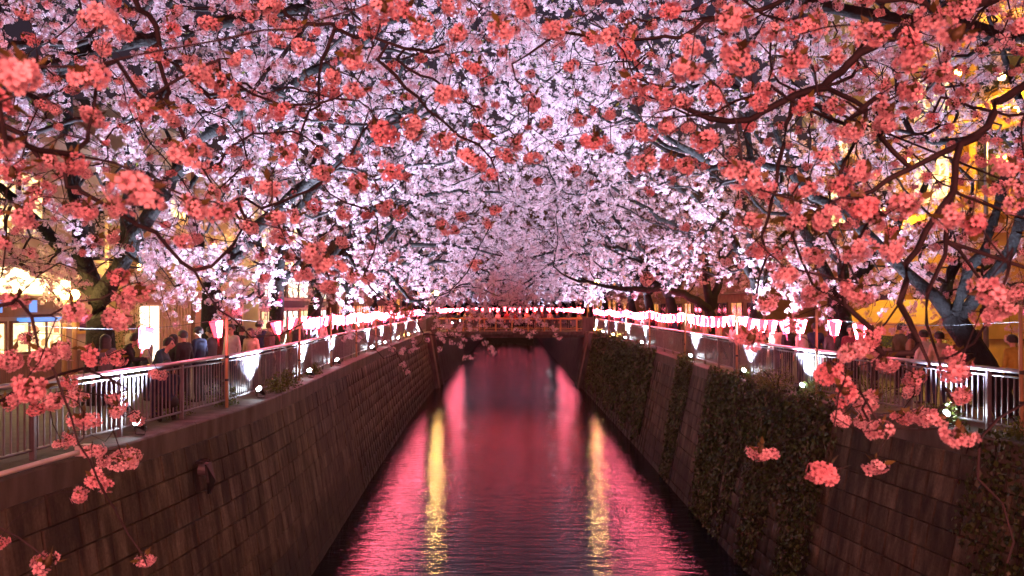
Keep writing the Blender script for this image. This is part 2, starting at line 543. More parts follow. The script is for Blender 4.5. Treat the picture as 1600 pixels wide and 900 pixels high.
# ------------------------------------------------------------------ fences
RAILZ = TOP + 1.05
def fence_x(side, y):
    return copx(side, y) + side * 0.42
for side, y0 in ((-1, 7.0), (1, 9.5)):
    fo = empty('railing', (fence_x(side, 20), 20, TOP), 0,
               'grey steel railing with upright bars along the left bank' if side < 0 else 'grey steel railing with upright bars along the right bank', 'railing')
    inv = Vector(fo.location)
    ys = list(np.arange(y0, 66.01, 1.0))
    mb = MB(); mb.tube([Vector((fence_x(side, y), y, RAILZ)) - inv for y in ys], 0.042, 10); mb.build('top_rail', M['steel'], fo, smooth=True)
    mb = MB(); mb.tube([Vector((fence_x(side, y), y, RAILZ - 0.10)) - inv for y in ys], 0.018, 6); mb.build('upper_rail', M['bar_steel'], fo)
    mb = MB(); mb.tube([Vector((fence_x(side, y), y, TOP + 0.14)) - inv for y in ys], 0.022, 6); mb.build('bottom_rail', M['bar_steel'], fo)
    post = MB().box((-0.035, -0.03, 0), (0.035, 0.03, 1.03)).mesh('post', M['bar_steel'])
    for y in np.arange(y0, 66.01, 1.95):
        o = bpy.data.objects.new('post', post); link(o, fo); o.location = Vector((fence_x(side, y), y, TOP)) - inv
    bar = MB().box((-0.009, -0.011, 0.14), (0.009, 0.011, 0.95)).mesh('bar', M['bar_steel'])
    ybars = np.arange(y0 + 0.12, 66, 0.125)
    k = 0
    for y in ybars:
        if abs((y - y0) % 1.95) < 0.05: continue
        if y < 32:
            o = bpy.data.objects.new('bar', bar); link(o, fo); o.location = Vector((fence_x(side, y), y, TOP)) - inv
        else:
            if k == 0: mb = MB()
            k += 1
            c = Vector((fence_x(side, y), y, TOP)) - inv
            mb.box((c.x - .009, c.y - .011, .14), (c.x + .009, c.y + .011, .95))
    mb.build('far_bars', M['bar_steel'], fo, kind='stuff')

# ------------------------------------------------------------------ floodlights on the coping
def ordinal(i):
    return ['first', 'second', 'third', 'fourth', 'fifth', 'sixth', 'seventh', 'eighth', 'ninth', 'tenth', 'eleventh', 'twelfth', 'thirteenth', 'fourteenth', 'fifteenth', 'sixteenth'][i]
flood_housing = MB().tube([(0, .16, 0), (0, .13, 0), (0, .0, 0), (0, -.075, 0), (0, -.085, 0)], [.02, .04, .062, .075, .075], 16).mesh('housing', M['black'])
flood_lens = MB().tube([(0, -.086, 0), (0, -.094, 0), (0, -.1, 0)], [.062, .058, .03], 16).mesh('lens', M['flood_lens'])
M['warm_lens'] = mat_emit('warm_flood_lens', (1.0, 0.66, 0.14), 420)
warm_lens = flood_lens.copy(); warm_lens.materials[0] = M['warm_lens']
flood_brk = MB().tube([(-.11, 0, .01), (-.115, 0, -.1), (-.09, 0, -.155), (.09, 0, -.155), (.115, 0, -.1), (.11, 0, .01)], .009, 6).mesh('bracket', M['black'])
FL = [13.0, 18.2, 23.4, 28.0, 36.8, 41.7, 47.5, 53, 60, 76, 88, 102, 118, 136]
FR = [14.1, 19.0, 23.4, 30.5, 41.7, 47.5, 53, 58.5, 64, 78, 90, 104, 120, 138]
for side, L in ((-1, FL), (1, FR)):
    for i, y in enumerate(L):
        t = empty('floodlight', (copx(side, y) + side * 0.18, y, TOP + 0.17), 0,
                  f'{ordinal(i)} glaring white floodlight from the near end of the {"left" if side < 0 else "right"} wall coping', 'floodlight', 'floodlights along the river walls')
        t.rotation_euler = (0, 0, side * 0.35)
        # the lens looks up and a little towards the photographer's bridge
        warm = 52 < y < 66 and i % 2 == (1 if side < 0 else 0)
        for nm, me in (('housing', flood_housing), ('lens', warm_lens if warm else flood_lens)):
            o = bpy.data.objects.new(nm, me); link(o, t); o.rotation_euler = (R(-38), 0, 0)
        o = bpy.data.objects.new('bracket', flood_brk); link(o, t)
        ld = bpy.data.lights.new('flood_lamp', 'SPOT')
        ld.energy = FLOOD_W * ((.75 if side < 0 else .4) if y < 16 else 1.25 if y < 35 else 0.9)
        ld.spot_size = R(124); ld.spot_blend = 0.6; ld.shadow_soft_size = 0.1
        ld.color = (0.66, 0.74, 1.0)
        lo = bpy.data.objects.new('flood_lamp', ld); link(lo, t)
        lo.location = (0, -0.04, 0.16)
        lo.rotation_euler = (R(180), R(-side * 7), 0)      # straight up into the crowns that overhang the water

# ------------------------------------------------------------------ lantern poles, wires, lanterns
PL = [16.5, 22.5, 27.5, 33, 39, 45, 52, 60]
PR = [12.6, 18.5, 24.5, 32, 40, 48, 56, 64]
WZ = TOP + 1.86
def wire_x(side, y):
    return fence_x(side, y) - side * 0.10
for side, L in ((-1, PL), (1, PR)):
    for i, y in enumerate(L):
        mb = MB()
        h = 2.05 + random.uniform(-0.05, 0.08)
        lx, ly = random.gauss(0, 0.02), random.gauss(0, 0.02)
        t = empty('lantern_pole', (wire_x(side, y), y, TOP), 0,
                  f'{ordinal(i)} bare wooden lantern pole from the near end of the {"left" if side < 0 else "right"} railing', 'pole', 'lantern poles tied to the railings')
        mb.tube([(0, 0, -0.1), (lx * .5, ly * .5, h / 2), (lx, ly, h)], [0.034, 0.032, 0.028], 8).build('pole', M['bamboo'], t, smooth=True)
        MB().tube([(0, 0, 1.02), (0, 0, 1.08)], 0.042, 8).build('tie', M['cable'], t)
        MB().tube([(0, 0, 0.55), (0, 0, 0.6)], 0.041, 8).build('tie', M['cable'], t)

def lantern_meshes():
    n = 6
    r0, r1, h = 0.082, 0.152, 0.325
    ang = [2 * math.pi * (k + 0.5) / n for k in range(n)]
    pan = []
    for k in range(n):
        a, b = ang[k], ang[(k + 1) % n]
        s = 0.985
        v = [(r0 * math.cos(a) * s, r0 * math.sin(a) * s, -h), (r0 * math.cos(b) * s, r0 * math.sin(b) * s, -h), (r1 * math.cos(b) * s, r1 * math.sin(b) * s, 0), (r1 * math.cos(a) * s, r1 * math.sin(a) * s, 0)]
        pan.append(v)
    frame = MB()
    for k in range(n):
        a, b = ang[k], ang[(k + 1) % n]
        P = lambda r, q, z: (r * math.cos(q), r * math.sin(q), z)
        frame.tube([P(r0, a, -h), P(r1, a, 0)], 0.005, 4)
        frame.tube([P(r1, a, 0), P(r1, b, 0)], 0.006, 4)
        frame.tube([P(r0, a, -h), P(r0, b, -h)], 0.006, 4)
    return pan, frame
PAN, FRM = lantern_meshes()
M['lantern_frame'] = mat_noise('red_lacquer', (0.35, 0.03, 0.06), (0.5, 0.06, 0.1), 5, 0.4, 0, 0)
frame_me = FRM.mesh('frame', M['lantern_frame'])
pane_me = [MB().add(v, [(0, 1, 2, 3)]).mesh('panel', M['lantern_white'] if k % 2 == 0 else M['lantern_pink']) for k, v in enumerate(PAN)]
sh = MB()
for v in PAN: sh.add(v, [(0, 1, 2, 3)])
shade_me = sh.mesh('shade', [M['lantern_white'], M['lantern_pink']])
for k, p_ in enumerate(shade_me.polygons): p_.material_index = k % 2
tassel_me = MB().tube([(0, 0, -0.325), (0, 0, -0.355), (0, 0, -0.50)], [0.012, 0.02, 0.014], 6).mesh('tassel', M['lantern_frame'])
def lantern(loc, rz, tilt, near, label, group, red=False):
    t = empty('paper_lantern', loc, 0, label, 'lantern', group)
    t.rotation_euler = (tilt[0], tilt[1], rz)
    if near:
        for k in range(6):
            o = bpy.data.objects.new('pink_panel' if k % 2 else 'white_panel', pane_me[k]); link(o, t)
        o = bpy.data.objects.new('frame', frame_me); link(o, t)
        o = bpy.data.objects.new('tassel', tassel_me); link(o, t)
    else:
        o = bpy.data.objects.new('shade', red_shade_me if red else shade_me); link(o, t)
        o = bpy.data.objects.new('tassel', tassel_me); link(o, t)
    return t
LY = [13.5, 16.0, 20.0, 21.8, 23.3, 24.2, 25.0, 25.8, 26.6, 28.2] + list(np.arange(29, 64, 0.85))
RY = [16.7, 17.7, 19.3, 20.3, 21.1, 22.0, 22.9, 23.8, 25.3, 26.1, 26.9, 27.7, 28.5, 29.3, 30.1, 30.9] + list(np.arange(32.6, 65, 0.85))
for side, L, P_ in ((-1, LY, PL), (1, RY, PR)):
    sn = 'left' if side < 0 else 'right'
    px_ = sorted(P_ + [10.5, 66])
    wire_pts = []
    for y in np.arange(10.5, 66.01, 0.5):
        j = max(i for i in range(len(px_)) if px_[i] <= y + 1e-6); a = px_[j]; b = px_[min(j + 1, len(px_) - 1)]
        u = 0 if b == a else (y - a) / (b - a)
        wire_pts.append((y, WZ - 0.22 * u * (1 - u) * 4 * min(1, (b - a) / 6) * 0.6))
    wy = [q[0] for q in wire_pts]; wz = [q[1] for q in wire_pts]
    c0 = Vector((wire_x(side, 10.5), 10.5, wz[0]))
    mb = MB(); mb.tube([Vector((wire_x(side, y), y, z)) - c0 for y, z in wire_pts], 0.004, 4)
    wo = mb.build('lantern_wire', M['cable'], None, label=f'thin dark wire carrying the lanterns along the {sn} railing', cat='wire'); wo.location = c0
    for i, y in enumerate(L):
        near = i < 12
        rz = random.uniform(-0.5, 0.5)
        tilt = (random.gauss(0, 0.09), random.gauss(0, 0.11))
        if side < 0 and i == 0: tilt, rz = (0.05, 0.38), -0.25
        if near:
            lab = f'{ordinal(i)} glowing pink and white paper lantern from the near end of the {sn} string'
            if side < 0 and i == 0: lab = 'tilted glowing paper lantern nearest on the left string, before the pale doorway'
        else:
            j = sum(1 for q in P_ if q <= y)
            lab = f'small glowing paper lantern on the {sn} string between its {ordinal(j - 1)} and {ordinal(j)} poles' if j < len(P_) else f'small glowing paper lantern on the {sn} string past its last pole'
        lantern((wire_x(side, y), y, float(np.interp(y, wy, wz)) - 0.03), rz, tilt, near, lab, f'paper lanterns on the {sn} string')

M['lantern_red'] = mat_emit('lantern_paper_red', (1.0, 0.06, 0.08), 85.0)
red_shade_me = shade_me.copy(); red_shade_me.materials[0] = M['lantern_red']
# ------------------------------------------------------------------ the far bridge with its lanterns
br = empty('far_bridge', (0, 69, TOP), 0, 'low concrete bridge across the river at the far end, lit orange', 'bridge')
MB().box((-7.6, -2.6, -0.30), (7.2, 2.6, -0.02)).build('deck', M['concrete'], br)
MB().box((-7.0, -2.2, -0.55), (6.6, -1.8, -0.305)).build('girder', M['concrete'], br)
MB().box((-7.0, 1.8, -0.55), (6.6, 2.2, -0.305)).build('girder', M['concrete'], br)
M['bridge_rail'] = mat_noise('ochre_paint', (0.42, 0.24, 0.08), (0.55, 0.33, 0.12), 4, 0.5, 0, 0.1)
for x in (-6.7, 6.3):
    for y in (-2.35, 2.35):
        MB().box((x - 0.45, y - 0.3, -0.018), (x + 0.45, y + 0.3, 1.15)).build('pillar', M['concrete'], br)
for y in (-2.35, 2.35):
    MB().tube([(-6.25, y, 1.02), (5.85, y, 1.02)], 0.05, 8).build('rail', M['bridge_rail'], br)
    MB().tube([(-6.25, y, 0.2), (5.85, y, 0.2)], 0.03, 6).build('rail', M['bridge_rail'], br)
pm = MB().box((-0.06, -0.05, -0.018), (0.06, 0.05, 0.98)).mesh('post', M['bridge_rail'])
for x in np.arange(-5.4, 5.5, 1.35):
    o = bpy.data.objects.new('post', pm); link(o, br); o.location = (x, -2.35, 0)
mb = MB()
for x in np.arange(-6.1, 5.8, 0.15): mb.box((x - .012, -2.36, .2), (x + .012, -2.34, 1.0))
mb.build('rail_bars', M['bar_steel'], br, kind='stuff')
wp = [(x, -2.1, 2.05 - 0.12 * abs(math.sin((x + 6.6) * 1.05))) for x in np.arange(-6.6, 6.31, 0.3)]
mb = MB(); mb.tube(wp, 0.007, 4)
wo = mb.build('lantern_wire', M['cable'], None, label='thin dark wire carrying the lanterns across the far bridge', cat='wire'); wo.location = (0, 69, TOP)
for x in (-6.6, -2.3, 2.0, 6.3):
    o = MB().tube([(0, 0, 0), (0, 0, 2.1)], 0.035, 8).build('bridge_pole', M['bamboo'], None, label='bare wooden pole carrying the lantern wire on the far bridge', cat='pole', group='poles on the far bridge')
    o.location = (x, 66.9, TOP - 0.02)
for x in np.arange(-6.2, 6.1, 0.62):
    lantern((x, 66.9, TOP + 2.0 - 0.12 * abs(math.sin((x + 6.6) * 1.05))), random.uniform(-.5, .5), (0, 0), False, 'small glowing red paper lantern strung across the far bridge', 'lanterns on the far bridge', True)

for side in (-1, 1):
    sn = 'left' if side < 0 else 'right'
    mb = MB(); mb.tube([(wire_x(side, y), y, WZ - .05) for y in np.arange(72.5, 112, 2.0)], 0.007, 4)
    mb.build('lantern_wire', M['cable'], None, label=f'thin dark lantern wire on the {sn} bank beyond the far bridge', cat='wire')
    for y in np.arange(74, 111, 1.7):
        lantern((wire_x(side, y), y, WZ - .08), random.uniform(-.5, .5), (0, 0), False, f'small glowing lantern beyond the far bridge on the {sn} side', f'lanterns beyond the bridge, {sn} side')

# ------------------------------------------------------------------ the bridge the photographer stands on, with its own lantern string
nb = empty('near_bridge', (0, -2.4, TOP), 0, 'concrete footbridge the picture is taken from', 'bridge')
MB().box((-8.0, -4.0, -0.3), (10.0, 2.0, 0.4)).build('deck', M['concrete'], nb)
for y in (-3.9, 1.9):
    MB().tube([(-8, y, 1.45), (10, y, 1.45)], 0.04, 8).build('rail', M['steel'], nb)
for x in np.arange(-7.8, 10, 1.6):
    MB().box((x - .04, 1.86, .4), (x + .04, 1.94, 1.42)).build('post', M['bar_steel'], nb)
for x in (-7.5, 0.6, 9.0):
    o = MB().tube([(0, 0, 0), (0, 0, 3.3)], 0.035, 8).build('bridge_pole', M['bamboo'], None, label='bare wooden pole on the bridge the picture is taken from', cat='pole', group='poles on the near bridge')
    o.location = (x, -4.2, TOP + 0.38)
mb = MB(); mb.tube([(x, 0, 0) for x in np.arange(-7.5, 9.1, 0.75)], 0.007, 4)
wo = mb.build('lantern_wire', M['cable'], None, label='thin dark wire carrying the lanterns over the near bridge', cat='wire'); wo.location = (0, -4.2, TOP + 3.6)
for x in (-6.4, -4.6, -2.8, -1.2, 1.6, 3.2, 5.0, 6.8):
    t = lantern((x, -4.2, TOP + 3.57), 0.1, (0, 0), False, 'glowing red paper lantern strung over the near bridge', 'lanterns on the near bridge')
    ld = bpy.data.lights.new('lantern_lamp', 'POINT'); ld.energy = CORAL_W; ld.color = (1.0, 0.262, 0.222); ld.shadow_soft_size = 0.12
    lo = bpy.data.objects.new('lantern_lamp', ld); link(lo, t); lo.location = (0, 0, -.58)

# ------------------------------------------------------------------ flowers
def flower_template(fine):
    V, Fq, T = [], [], []
    for k in range(5):
        a = 2 * math.pi * k / 5
        P = lambda r, q, z: (r * math.cos(a + q), r * math.sin(a + q), z)
        n = len(V)
        if fine:
            V += [P(.15, 0, 0), P(.60, -.56, .10), P(.98, -.30, .14), P(.88, 0, .12), P(.98, .30, .14), P(.60, .56, .10)]
            T += [1, .3, 0, .12, 0, .3]
            Fq += [(n, n + 1, n + 2, n + 3), (n, n + 3, n + 4, n + 5)]
        else:
            V += [P(.04, 0, 0), P(.96, -.44, .2), P(.96, .44, .2)]
            T += [1, 0, .05]
            Fq += [(n, n + 1, n + 2)]
    return np.array(V), np.array(Fq), np.array(T)
FT_F, FT_C = flower_template(True), flower_template(False)
def basis(N):
    N = N / np.linalg.norm(N, axis=1, keepdims=True)
    ref = np.where(np.abs(N[:, 2:3]) < 0.9, np.array([[0, 0, 1.0]]), np.array([[1.0, 0, 0]]))
    A = np.cross(ref, N); A /= np.linalg.norm(A, axis=1, keepdims=True)
    return A, np.cross(N, A), N
def flowers(C, N, r, tmpl):
    TV, TF, TT = tmpl
    n = len(C); A, B, Z = basis(N)
    sp = rng.uniform(0, 6.28, n); c, s = np.cos(sp)[:, None], np.sin(sp)[:, None]
    A2, B2 = A * c + B * s, B * c - A * s
    rr = np.asarray(r).reshape(-1, 1, 1) * np.ones((n, 1, 1))
    V = C[:, None, :] + rr * (TV[None, :, 0:1] * A2[:, None, :] + TV[None, :, 1:2] * B2[:, None, :] + TV[None, :, 2:3] * Z[:, None, :])
    k = len(TV)
    Fq = (TF[None] + (np.arange(n) * k)[:, None, None]).reshape(-1, TF.shape[1])
    return V.reshape(-1, 3), Fq, np.tile(TT, n), np.repeat(rng.random(n), k)
def leaves(C, N, D, L, wd):
    """folded leaf: 2 quads; C base, D direction, N upper side"""
    n = len(C)
    D = D / np.linalg.norm(D, axis=1, keepdims=True)
    S = np.cross(N, D); S /= (np.linalg.norm(S, axis=1, keepdims=True) + 1e-9)
    U = np.cross(D, S)
    L = np.asarray(L).reshape(-1, 1); W = L * wd
    P = np.stack([C, C + D * L * .45 + S * W * .5 + U * W * .12, C + D * L, C + D * L * .45 - S * W * .5 + U * W * .12, C + D * L * .45], 1)
    f = np.array([(0, 1, 2, 4), (0, 4, 2, 3)])
    Fq = (f[None] + (np.arange(n) * 5)[:, None, None]).reshape(-1, 4)
    return P.reshape(-1, 3), Fq, np.zeros(n * 5), np.repeat(rng.random(n), 5)
def rand_dirs(n):
    d = rng.normal(size=(n, 3)); return d / np.linalg.norm(d, axis=1, keepdims=True)

def cluster_mesh(seed, nf=34):
    """a close blossom cluster of unit radius: many five-petalled flowers facing out, a few bronze leaves"""
    nsub = int(rng.integers(2, 5))
    cen = rand_dirs(nsub) * np.array([1, 1, .6]) * rng.uniform(.30, .5, (nsub, 1))
    C, N = [], []
    for c in cen:
        rs = rng.uniform(.42, .6)
        for q in rand_dirs(max(6, nf // nsub)):
            if q[2] > .75: continue
            p = c + q * rs * np.array([1, 1, .9])
            if all(np.linalg.norm(p - o_) > .2 for o_ in C): C.append(p); N.append(q + c * .5 + rng.normal(size=3) * .3)
    C, N = np.array(C), np.array(N)
    V1, F1, T1, R1 = flowers(C, N, rng.uniform(.27, .37, len(C)), FT_F)
    # calyx: a dark green core where the stalks meet
    nl = rng.integers(3, 6)
    ld = rand_dirs(nl) * np.array([1, 1, .5]) + np.array([0, 0, .55])
    V2, F2, T2, R2 = leaves(ld * .35, rand_dirs(nl), ld, rng.uniform(.6, .95, nl), .42)
    mb = MB().lathe([(0.0, -.35), (.26, -.12), (.22, .2), (.05, .6)], 6)
    V3 = np.array(mb.v); F3 = np.array(mb.f)
    n1, n2 = len(V1), len(V2)
    V = np.concatenate([V1, V2, V3]); Fq = np.concatenate([F1, F2 + n1, F3 + n1 + n2])
    mi = np.concatenate([np.zeros(len(F1)), np.ones(len(F2)), np.ones(len(F3))])
    return npmesh('blossom_cluster', V, Fq, [M['petal_near'], M['bronze_leaf']], mi,
                  {'tint': np.concatenate([T1, T2, np.zeros(len(V3))]), 'rnd': np.concatenate([R1, R2, np.zeros(len(V3))])})
CLUSTERS = [cluster_mesh(i, nf) for i, nf in enumerate((46, 54, 42, 50, 40, 36, 52, 44, 24, 48, 30, 56))]

# ------------------------------------------------------------------ tree skeletons
class Skel:
    def __init__(self, root):
        self.P = [np.array(root, float)]; self.par = [-1]; self.dirn = [np.array([0, 0, 1.0])]; self.plen = [0.0]; self.rmin = [0.0]; self.leafw = [0.0]
    def add(self, p, parent, rmin=0.0):
        p = np.array(p, float); d = p - self.P[parent]; L = np.linalg.norm(d)
        self.P.append(p); self.par.append(parent); self.dirn.append(d / (L + 1e-9)); self.plen.append(self.plen[parent] + L); self.rmin.append(rmin); self.leafw.append(0.0)
        return len(self.P) - 1
    def chain(self, pts, start, r0, r1, step=0.35, wob=0.03):
        """follow a control polyline with a Catmull-Rom curve"""
        pts = [self.P[start]] + [np.array(p, float) for p in pts]
        cur = start; n = len(pts); ids = [start]
        tot = sum(np.linalg.norm(pts[i + 1] - pts[i]) for i in range(n - 1)); done = 0.0
        for i in range(n - 1):
            a, b = pts[i], pts[i + 1]; pa = pts[max(i - 1, 0)]; pb = pts[min(i + 2, n - 1)]
            L = np.linalg.norm(b - a); k = max(1, int(L / step))
            for j in range(1, k + 1):
                t = j / k; t2, t3 = t * t, t * t * t
                q = .5 * ((2 * a) + (-pa + b) * t + (2 * pa - 5 * a + 4 * b - pb) * t2 + (-pa + 3 * a - 3 * b + pb) * t3)
                if j < k: q = q + rng.normal(size=3) * wob
                u = (done + L * t) / tot
                cur = self.add(q, cur, r0 + (r1 - r0) * u); ids.append(cur)
            done += L
        return ids
    def nearest(self, p, bias=0.22, minr=0.0):
        A = np.array(self.P)
        c = np.linalg.norm(A - p, axis=1) + bias * np.array(self.plen)
        return int(np.argmin(c))
    def attach(self, p, bias=0.22, step=0.3, wob=0.03, sag=0.0):
        p = np.array(p, float); j = self.nearest(p, bias)
        a = self.P[j]; L = np.linalg.norm(p - a)
        if L < 1e-3: self.leafw[j] += 1; return j
        c = a + self.dirn[j] * L * 0.35 + (p - a) * 0.25 + rng.normal(size=3) * L * 0.08 + np.array([0, 0, sag * L])
        k = max(2, int(L / step)); cur = j
        for i in range(1, k + 1):
            t = i / k
            q = (1 - t) ** 2 * a + 2 * t * (1 - t) * c + t * t * p
            if i < k: q = q + rng.normal(size=3) * wob
            cur = self.add(q, cur)
        self.leafw[cur] += 1
        return cur
    def radii(self, r0, ex):
        n = len(self.P); w = np.array(self.leafw)
        for i in range(n - 1, 0, -1): w[self.par[i]] += w[i]
        self.w = w
        return np.maximum(np.array(self.rmin), r0 * np.maximum(w, 1) ** ex)
    def tubes(self, rad, lo, hi, sides):
        """edges whose radius lies in [lo, hi) as tapered prisms with shared rings"""
        P = np.array(self.P); par = np.array(self.par); n = len(P)
        main = np.full(n, -1)
        for i in range(1, n):
            j = par[i]
            if main[j] < 0 or self.w[i] + 50 * rad[i] > self.w[main[j]] + 50 * rad[main[j]]: main[j] = i
        tan = np.array(self.dirn)
        for i in range(n):
            if main[i] >= 0 and par[i] >= 0: tan[i] = tan[i] + (P[main[i]] - P[i]) / (np.linalg.norm(P[main[i]] - P[i]) + 1e-9)
        tan /= (np.linalg.norm(tan, axis=1, keepdims=True) + 1e-9)
        E = np.array([i for i in range(1, n) if lo <= rad[i] < hi])
        if not len(E): return np.zeros((0, 3)), np.zeros((0, 4), int)
        J = par[E]
        d = P[E] - P[J]; d = d / (np.linalg.norm(d, axis=1, keepdims=True) + 1e-9)
        is_main = main[J] == E
        t0 = np.where(is_main[:, None], tan[J], d); t1 = tan[E]
        r0 = np.where(is_main, rad[J], np.minimum(rad[J], rad[E] * 1.25)); r1 = rad[E]
        r0 = np.minimum(r0, r1 * 1.6)
        ang = np.arange(sides) * 2 * math.pi / sides
        def ring(c, t, r):
            A, B, _ = basis(t)
            return c[:, None] + r[:, None, None] * (np.cos(ang)[None, :, None] * A[:, None] + np.sin(ang)[None, :, None] * B[:, None])
        V = np.concatenate([ring(P[J], t0, r0), ring(P[E], t1, r1)], 1).reshape(-1, 3)
        k = np.arange(sides); f = np.stack([k, (k + 1) % sides, (k + 1) % sides + sides, k + sides], 1)
        Fq = (f[None] + (np.arange(len(E)) * 2 * sides)[:, None, None]).reshape(-1, 4)
        return V, Fq

def finish_wood(sk, tree, r0, ex, inv):
    rad = sk.radii(r0, ex)
    V, Fq = sk.tubes(rad, 0.045, 9, 10)
    if len(V): obj('trunk', npmesh('trunk', V - inv, Fq, [M['bark']], smooth=True), tree)
    V, Fq = sk.tubes(rad, 0.014, 0.045, 5)
    V2, F2 = sk.tubes(rad, 0, 0.014, 3)
    Fq = np.concatenate([Fq, F2 + len(V)]); V = np.concatenate([V, V2])
    if len(V): obj('twigs', npmesh('twigs', V - inv, Fq, [M['twig']], smooth=True), tree, kind='stuff')
    return rad

def pompoms(C, nper, pr, fr, leafshare):
    n = len(C)
    d = rand_dirs(n * nper)
    rad = rng.uniform(.35, 1.0, n * nper)[:, None] * np.repeat(np.asarray(pr) * np.ones(n), nper)[:, None]
    P = np.repeat(C, nper, 0) + d * rad * np.array([1, 1, .85])
    N = d + rng.normal(size=d.shape) * 0.5
    V1, F1, T1, R1 = flowers(P, N, rng.uniform(.82, 1.18, len(P)) * fr, FT_C)
    nl = int(n * leafshare)
    if nl:
        idx = rng.integers(0, n, nl)
        ld = rand_dirs(nl)
        V2, F2, T2, R2 = leaves(C[idx] + ld * pr * .6, rand_dirs(nl), ld, rng.uniform(1.2, 2.2, nl) * fr * 1.3, .45)
        n1 = len(V1)
        return (np.concatenate([V1, V2]), [F1, F2 + n1], np.concatenate([np.zeros(len(F1)), np.ones(len(F2))]), np.concatenate([T1, T2]), np.concatenate([R1, R2]))
    return V1, F1, np.zeros(len(F1)), T1, R1

A3 = lambda px, py, d: np.array(at(px, py, d))
def low(n, x0, x1, y0, y1, d0, d1):
    return [(rng.uniform(x0, x1), rng.uniform(y0, y1), rng.uniform(d0, d1)) for _ in range(n)]
DENS = 1.92
def cherry_tree(side, bx, by, label, trunk, limbs, nb, tipz, zt=14.0, reach=9.0, back=4.5, along=5.5, nper=14, pr=.117, fr=.0375, leafshare=.5, per=6, tr=.34, zlow=7.9, extra=()):
    """trunk: control points relative to base; limbs: lists of absolute control points from the trunk top"""
    base = np.array([bx, by, TOP - 0.05])
    tree = empty('cherry_tree', base, 0, label, 'tree', 'cherry trees along the river')
    sk = Skel(base)
    sk.rmin[0] = tr * 1.25
    ids = sk.chain([base + np.array(p) for p in trunk], 0, tr * 1.15, tr * .72, .4, .02)
    top = ids[-1]
    for L in limbs:
        st = top
        if isinstance(L, tuple): st, L = ids[int(L[0] * (len(ids) - 1))], L[1]
        sk.chain(L, st, tr * .60, tr * .13, .35, .05)
    # branchlets strung with blossom
    C = []
    tgt = []
    nb = int(nb * DENS)
    for i in range(nb):
        while True:
            u = -side * rng.uniform(-back, reach); v = rng.uniform(-along, along)
            rr = (u / (reach if u * -side > 0 else back)) ** 2 + (v / along) ** 2
            if rr < 1: break
        f = min(1, abs(u) / reach) if u * -side > 0 else 0
        zb = zlow + (tipz - zlow) * f ** 0.8
        ztp = zt + (max(tipz + 2.2, zt - 1.5) - zt) * f
        z = zb + (ztp - zb) * rng.random() ** 1.35
        tgt.append(np.array([bx + u, by + v, z]))
    tgt += [A3(*e) for e in extra]
    tgt.sort(key=lambda p: np.linalg.norm(p - sk.P[top]))
    for p in tgt:
        e = sk.attach(p, 0.25, .45, .05)
        dr = sk.dirn[e] * .6 + rng.normal(size=3) * .45 + np.array([0, 0, rng.uniform(-.5, .15)])
        dr /= np.linalg.norm(dr)
        q = p.copy(); cur = e
        for k in range(per):
            C.append(q + rng.normal(size=3) * .07)
            dr = dr + rng.normal(size=3) * .25; dr /= np.linalg.norm(dr)
            q = q + dr * rng.uniform(.14, .26)
            if k < per - 1: cur = sk.add(q, cur)
        sk.leafw[cur] += .1
    finish_wood(sk, tree, .0070, .60, base)
    C = np.array(C)
    V, Fq, mi, T, Rn = pompoms(C, nper, pr, fr, leafshare)
    obj('crown', npmesh('crown', V - base, Fq, [M['petal'], M['leaf']], mi, {'tint': T, 'rnd': Rn}), tree, kind='stuff')
    return tree

# left bank
cherry_tree(-1, -9.0, 17.5, 'massive double-stemmed cherry tree behind the left railing by the lit shop',
    [(0.0, 0, 1.2), (-.1, .1, 2.3)],
    [[A3(128, 400, 17.5), A3(115, 270, 17.5), A3(95, 120, 17), A3(60, 0, 16)], [A3(185, 420, 17.3), A3(205, 300, 17), A3(215, 200, 16.5), A3(245, 90, 16), A3(270, -40, 15)],
     [A3(300, 240, 16), A3(470, 120, 15), A3(640, 20, 14)], [A3(60, 350, 18), A3(-80, 220, 19)]],
    135, 11.5, 15, 9.5, 4.5, 5.0, tr=.33, zlow=7.3, extra=low(26, 0, 130, 385, 440, 15.5, 18.5) + low(26, 200, 330, 370, 430, 15.5, 18))
cherry_tree(-1, -8.3, 22.0, 'forked dark cherry trunk rising behind the left railing near two bespectacled onlookers',
    [(0, 0, 1.3), (.05, 0, 2.6)],
    [[A3(312, 380, 22), A3(290, 300, 22), A3(250, 180, 22)], [A3(365, 390, 22), A3(420, 340, 21.5), A3(500, 270, 21), A3(556, 240, 20), A3(566, 205, 19.5), A3(548, 150, 19), A3(545, 100, 18.5)],
     [A3(420, 340, 22), A3(600, 200, 21), A3(760, 120, 20)]],
    155, 12.0, 17, 10, 4.0, 5.0, tr=.28, zlow=7.2, extra=low(22, 250, 330, 390, 440, 19, 22) + low(24, 340, 430, 400, 480, 19.5, 22) + low(36, 780, 960, 50, 220, 20, 26) + low(16, 620, 780, -10, 90, 17, 22))
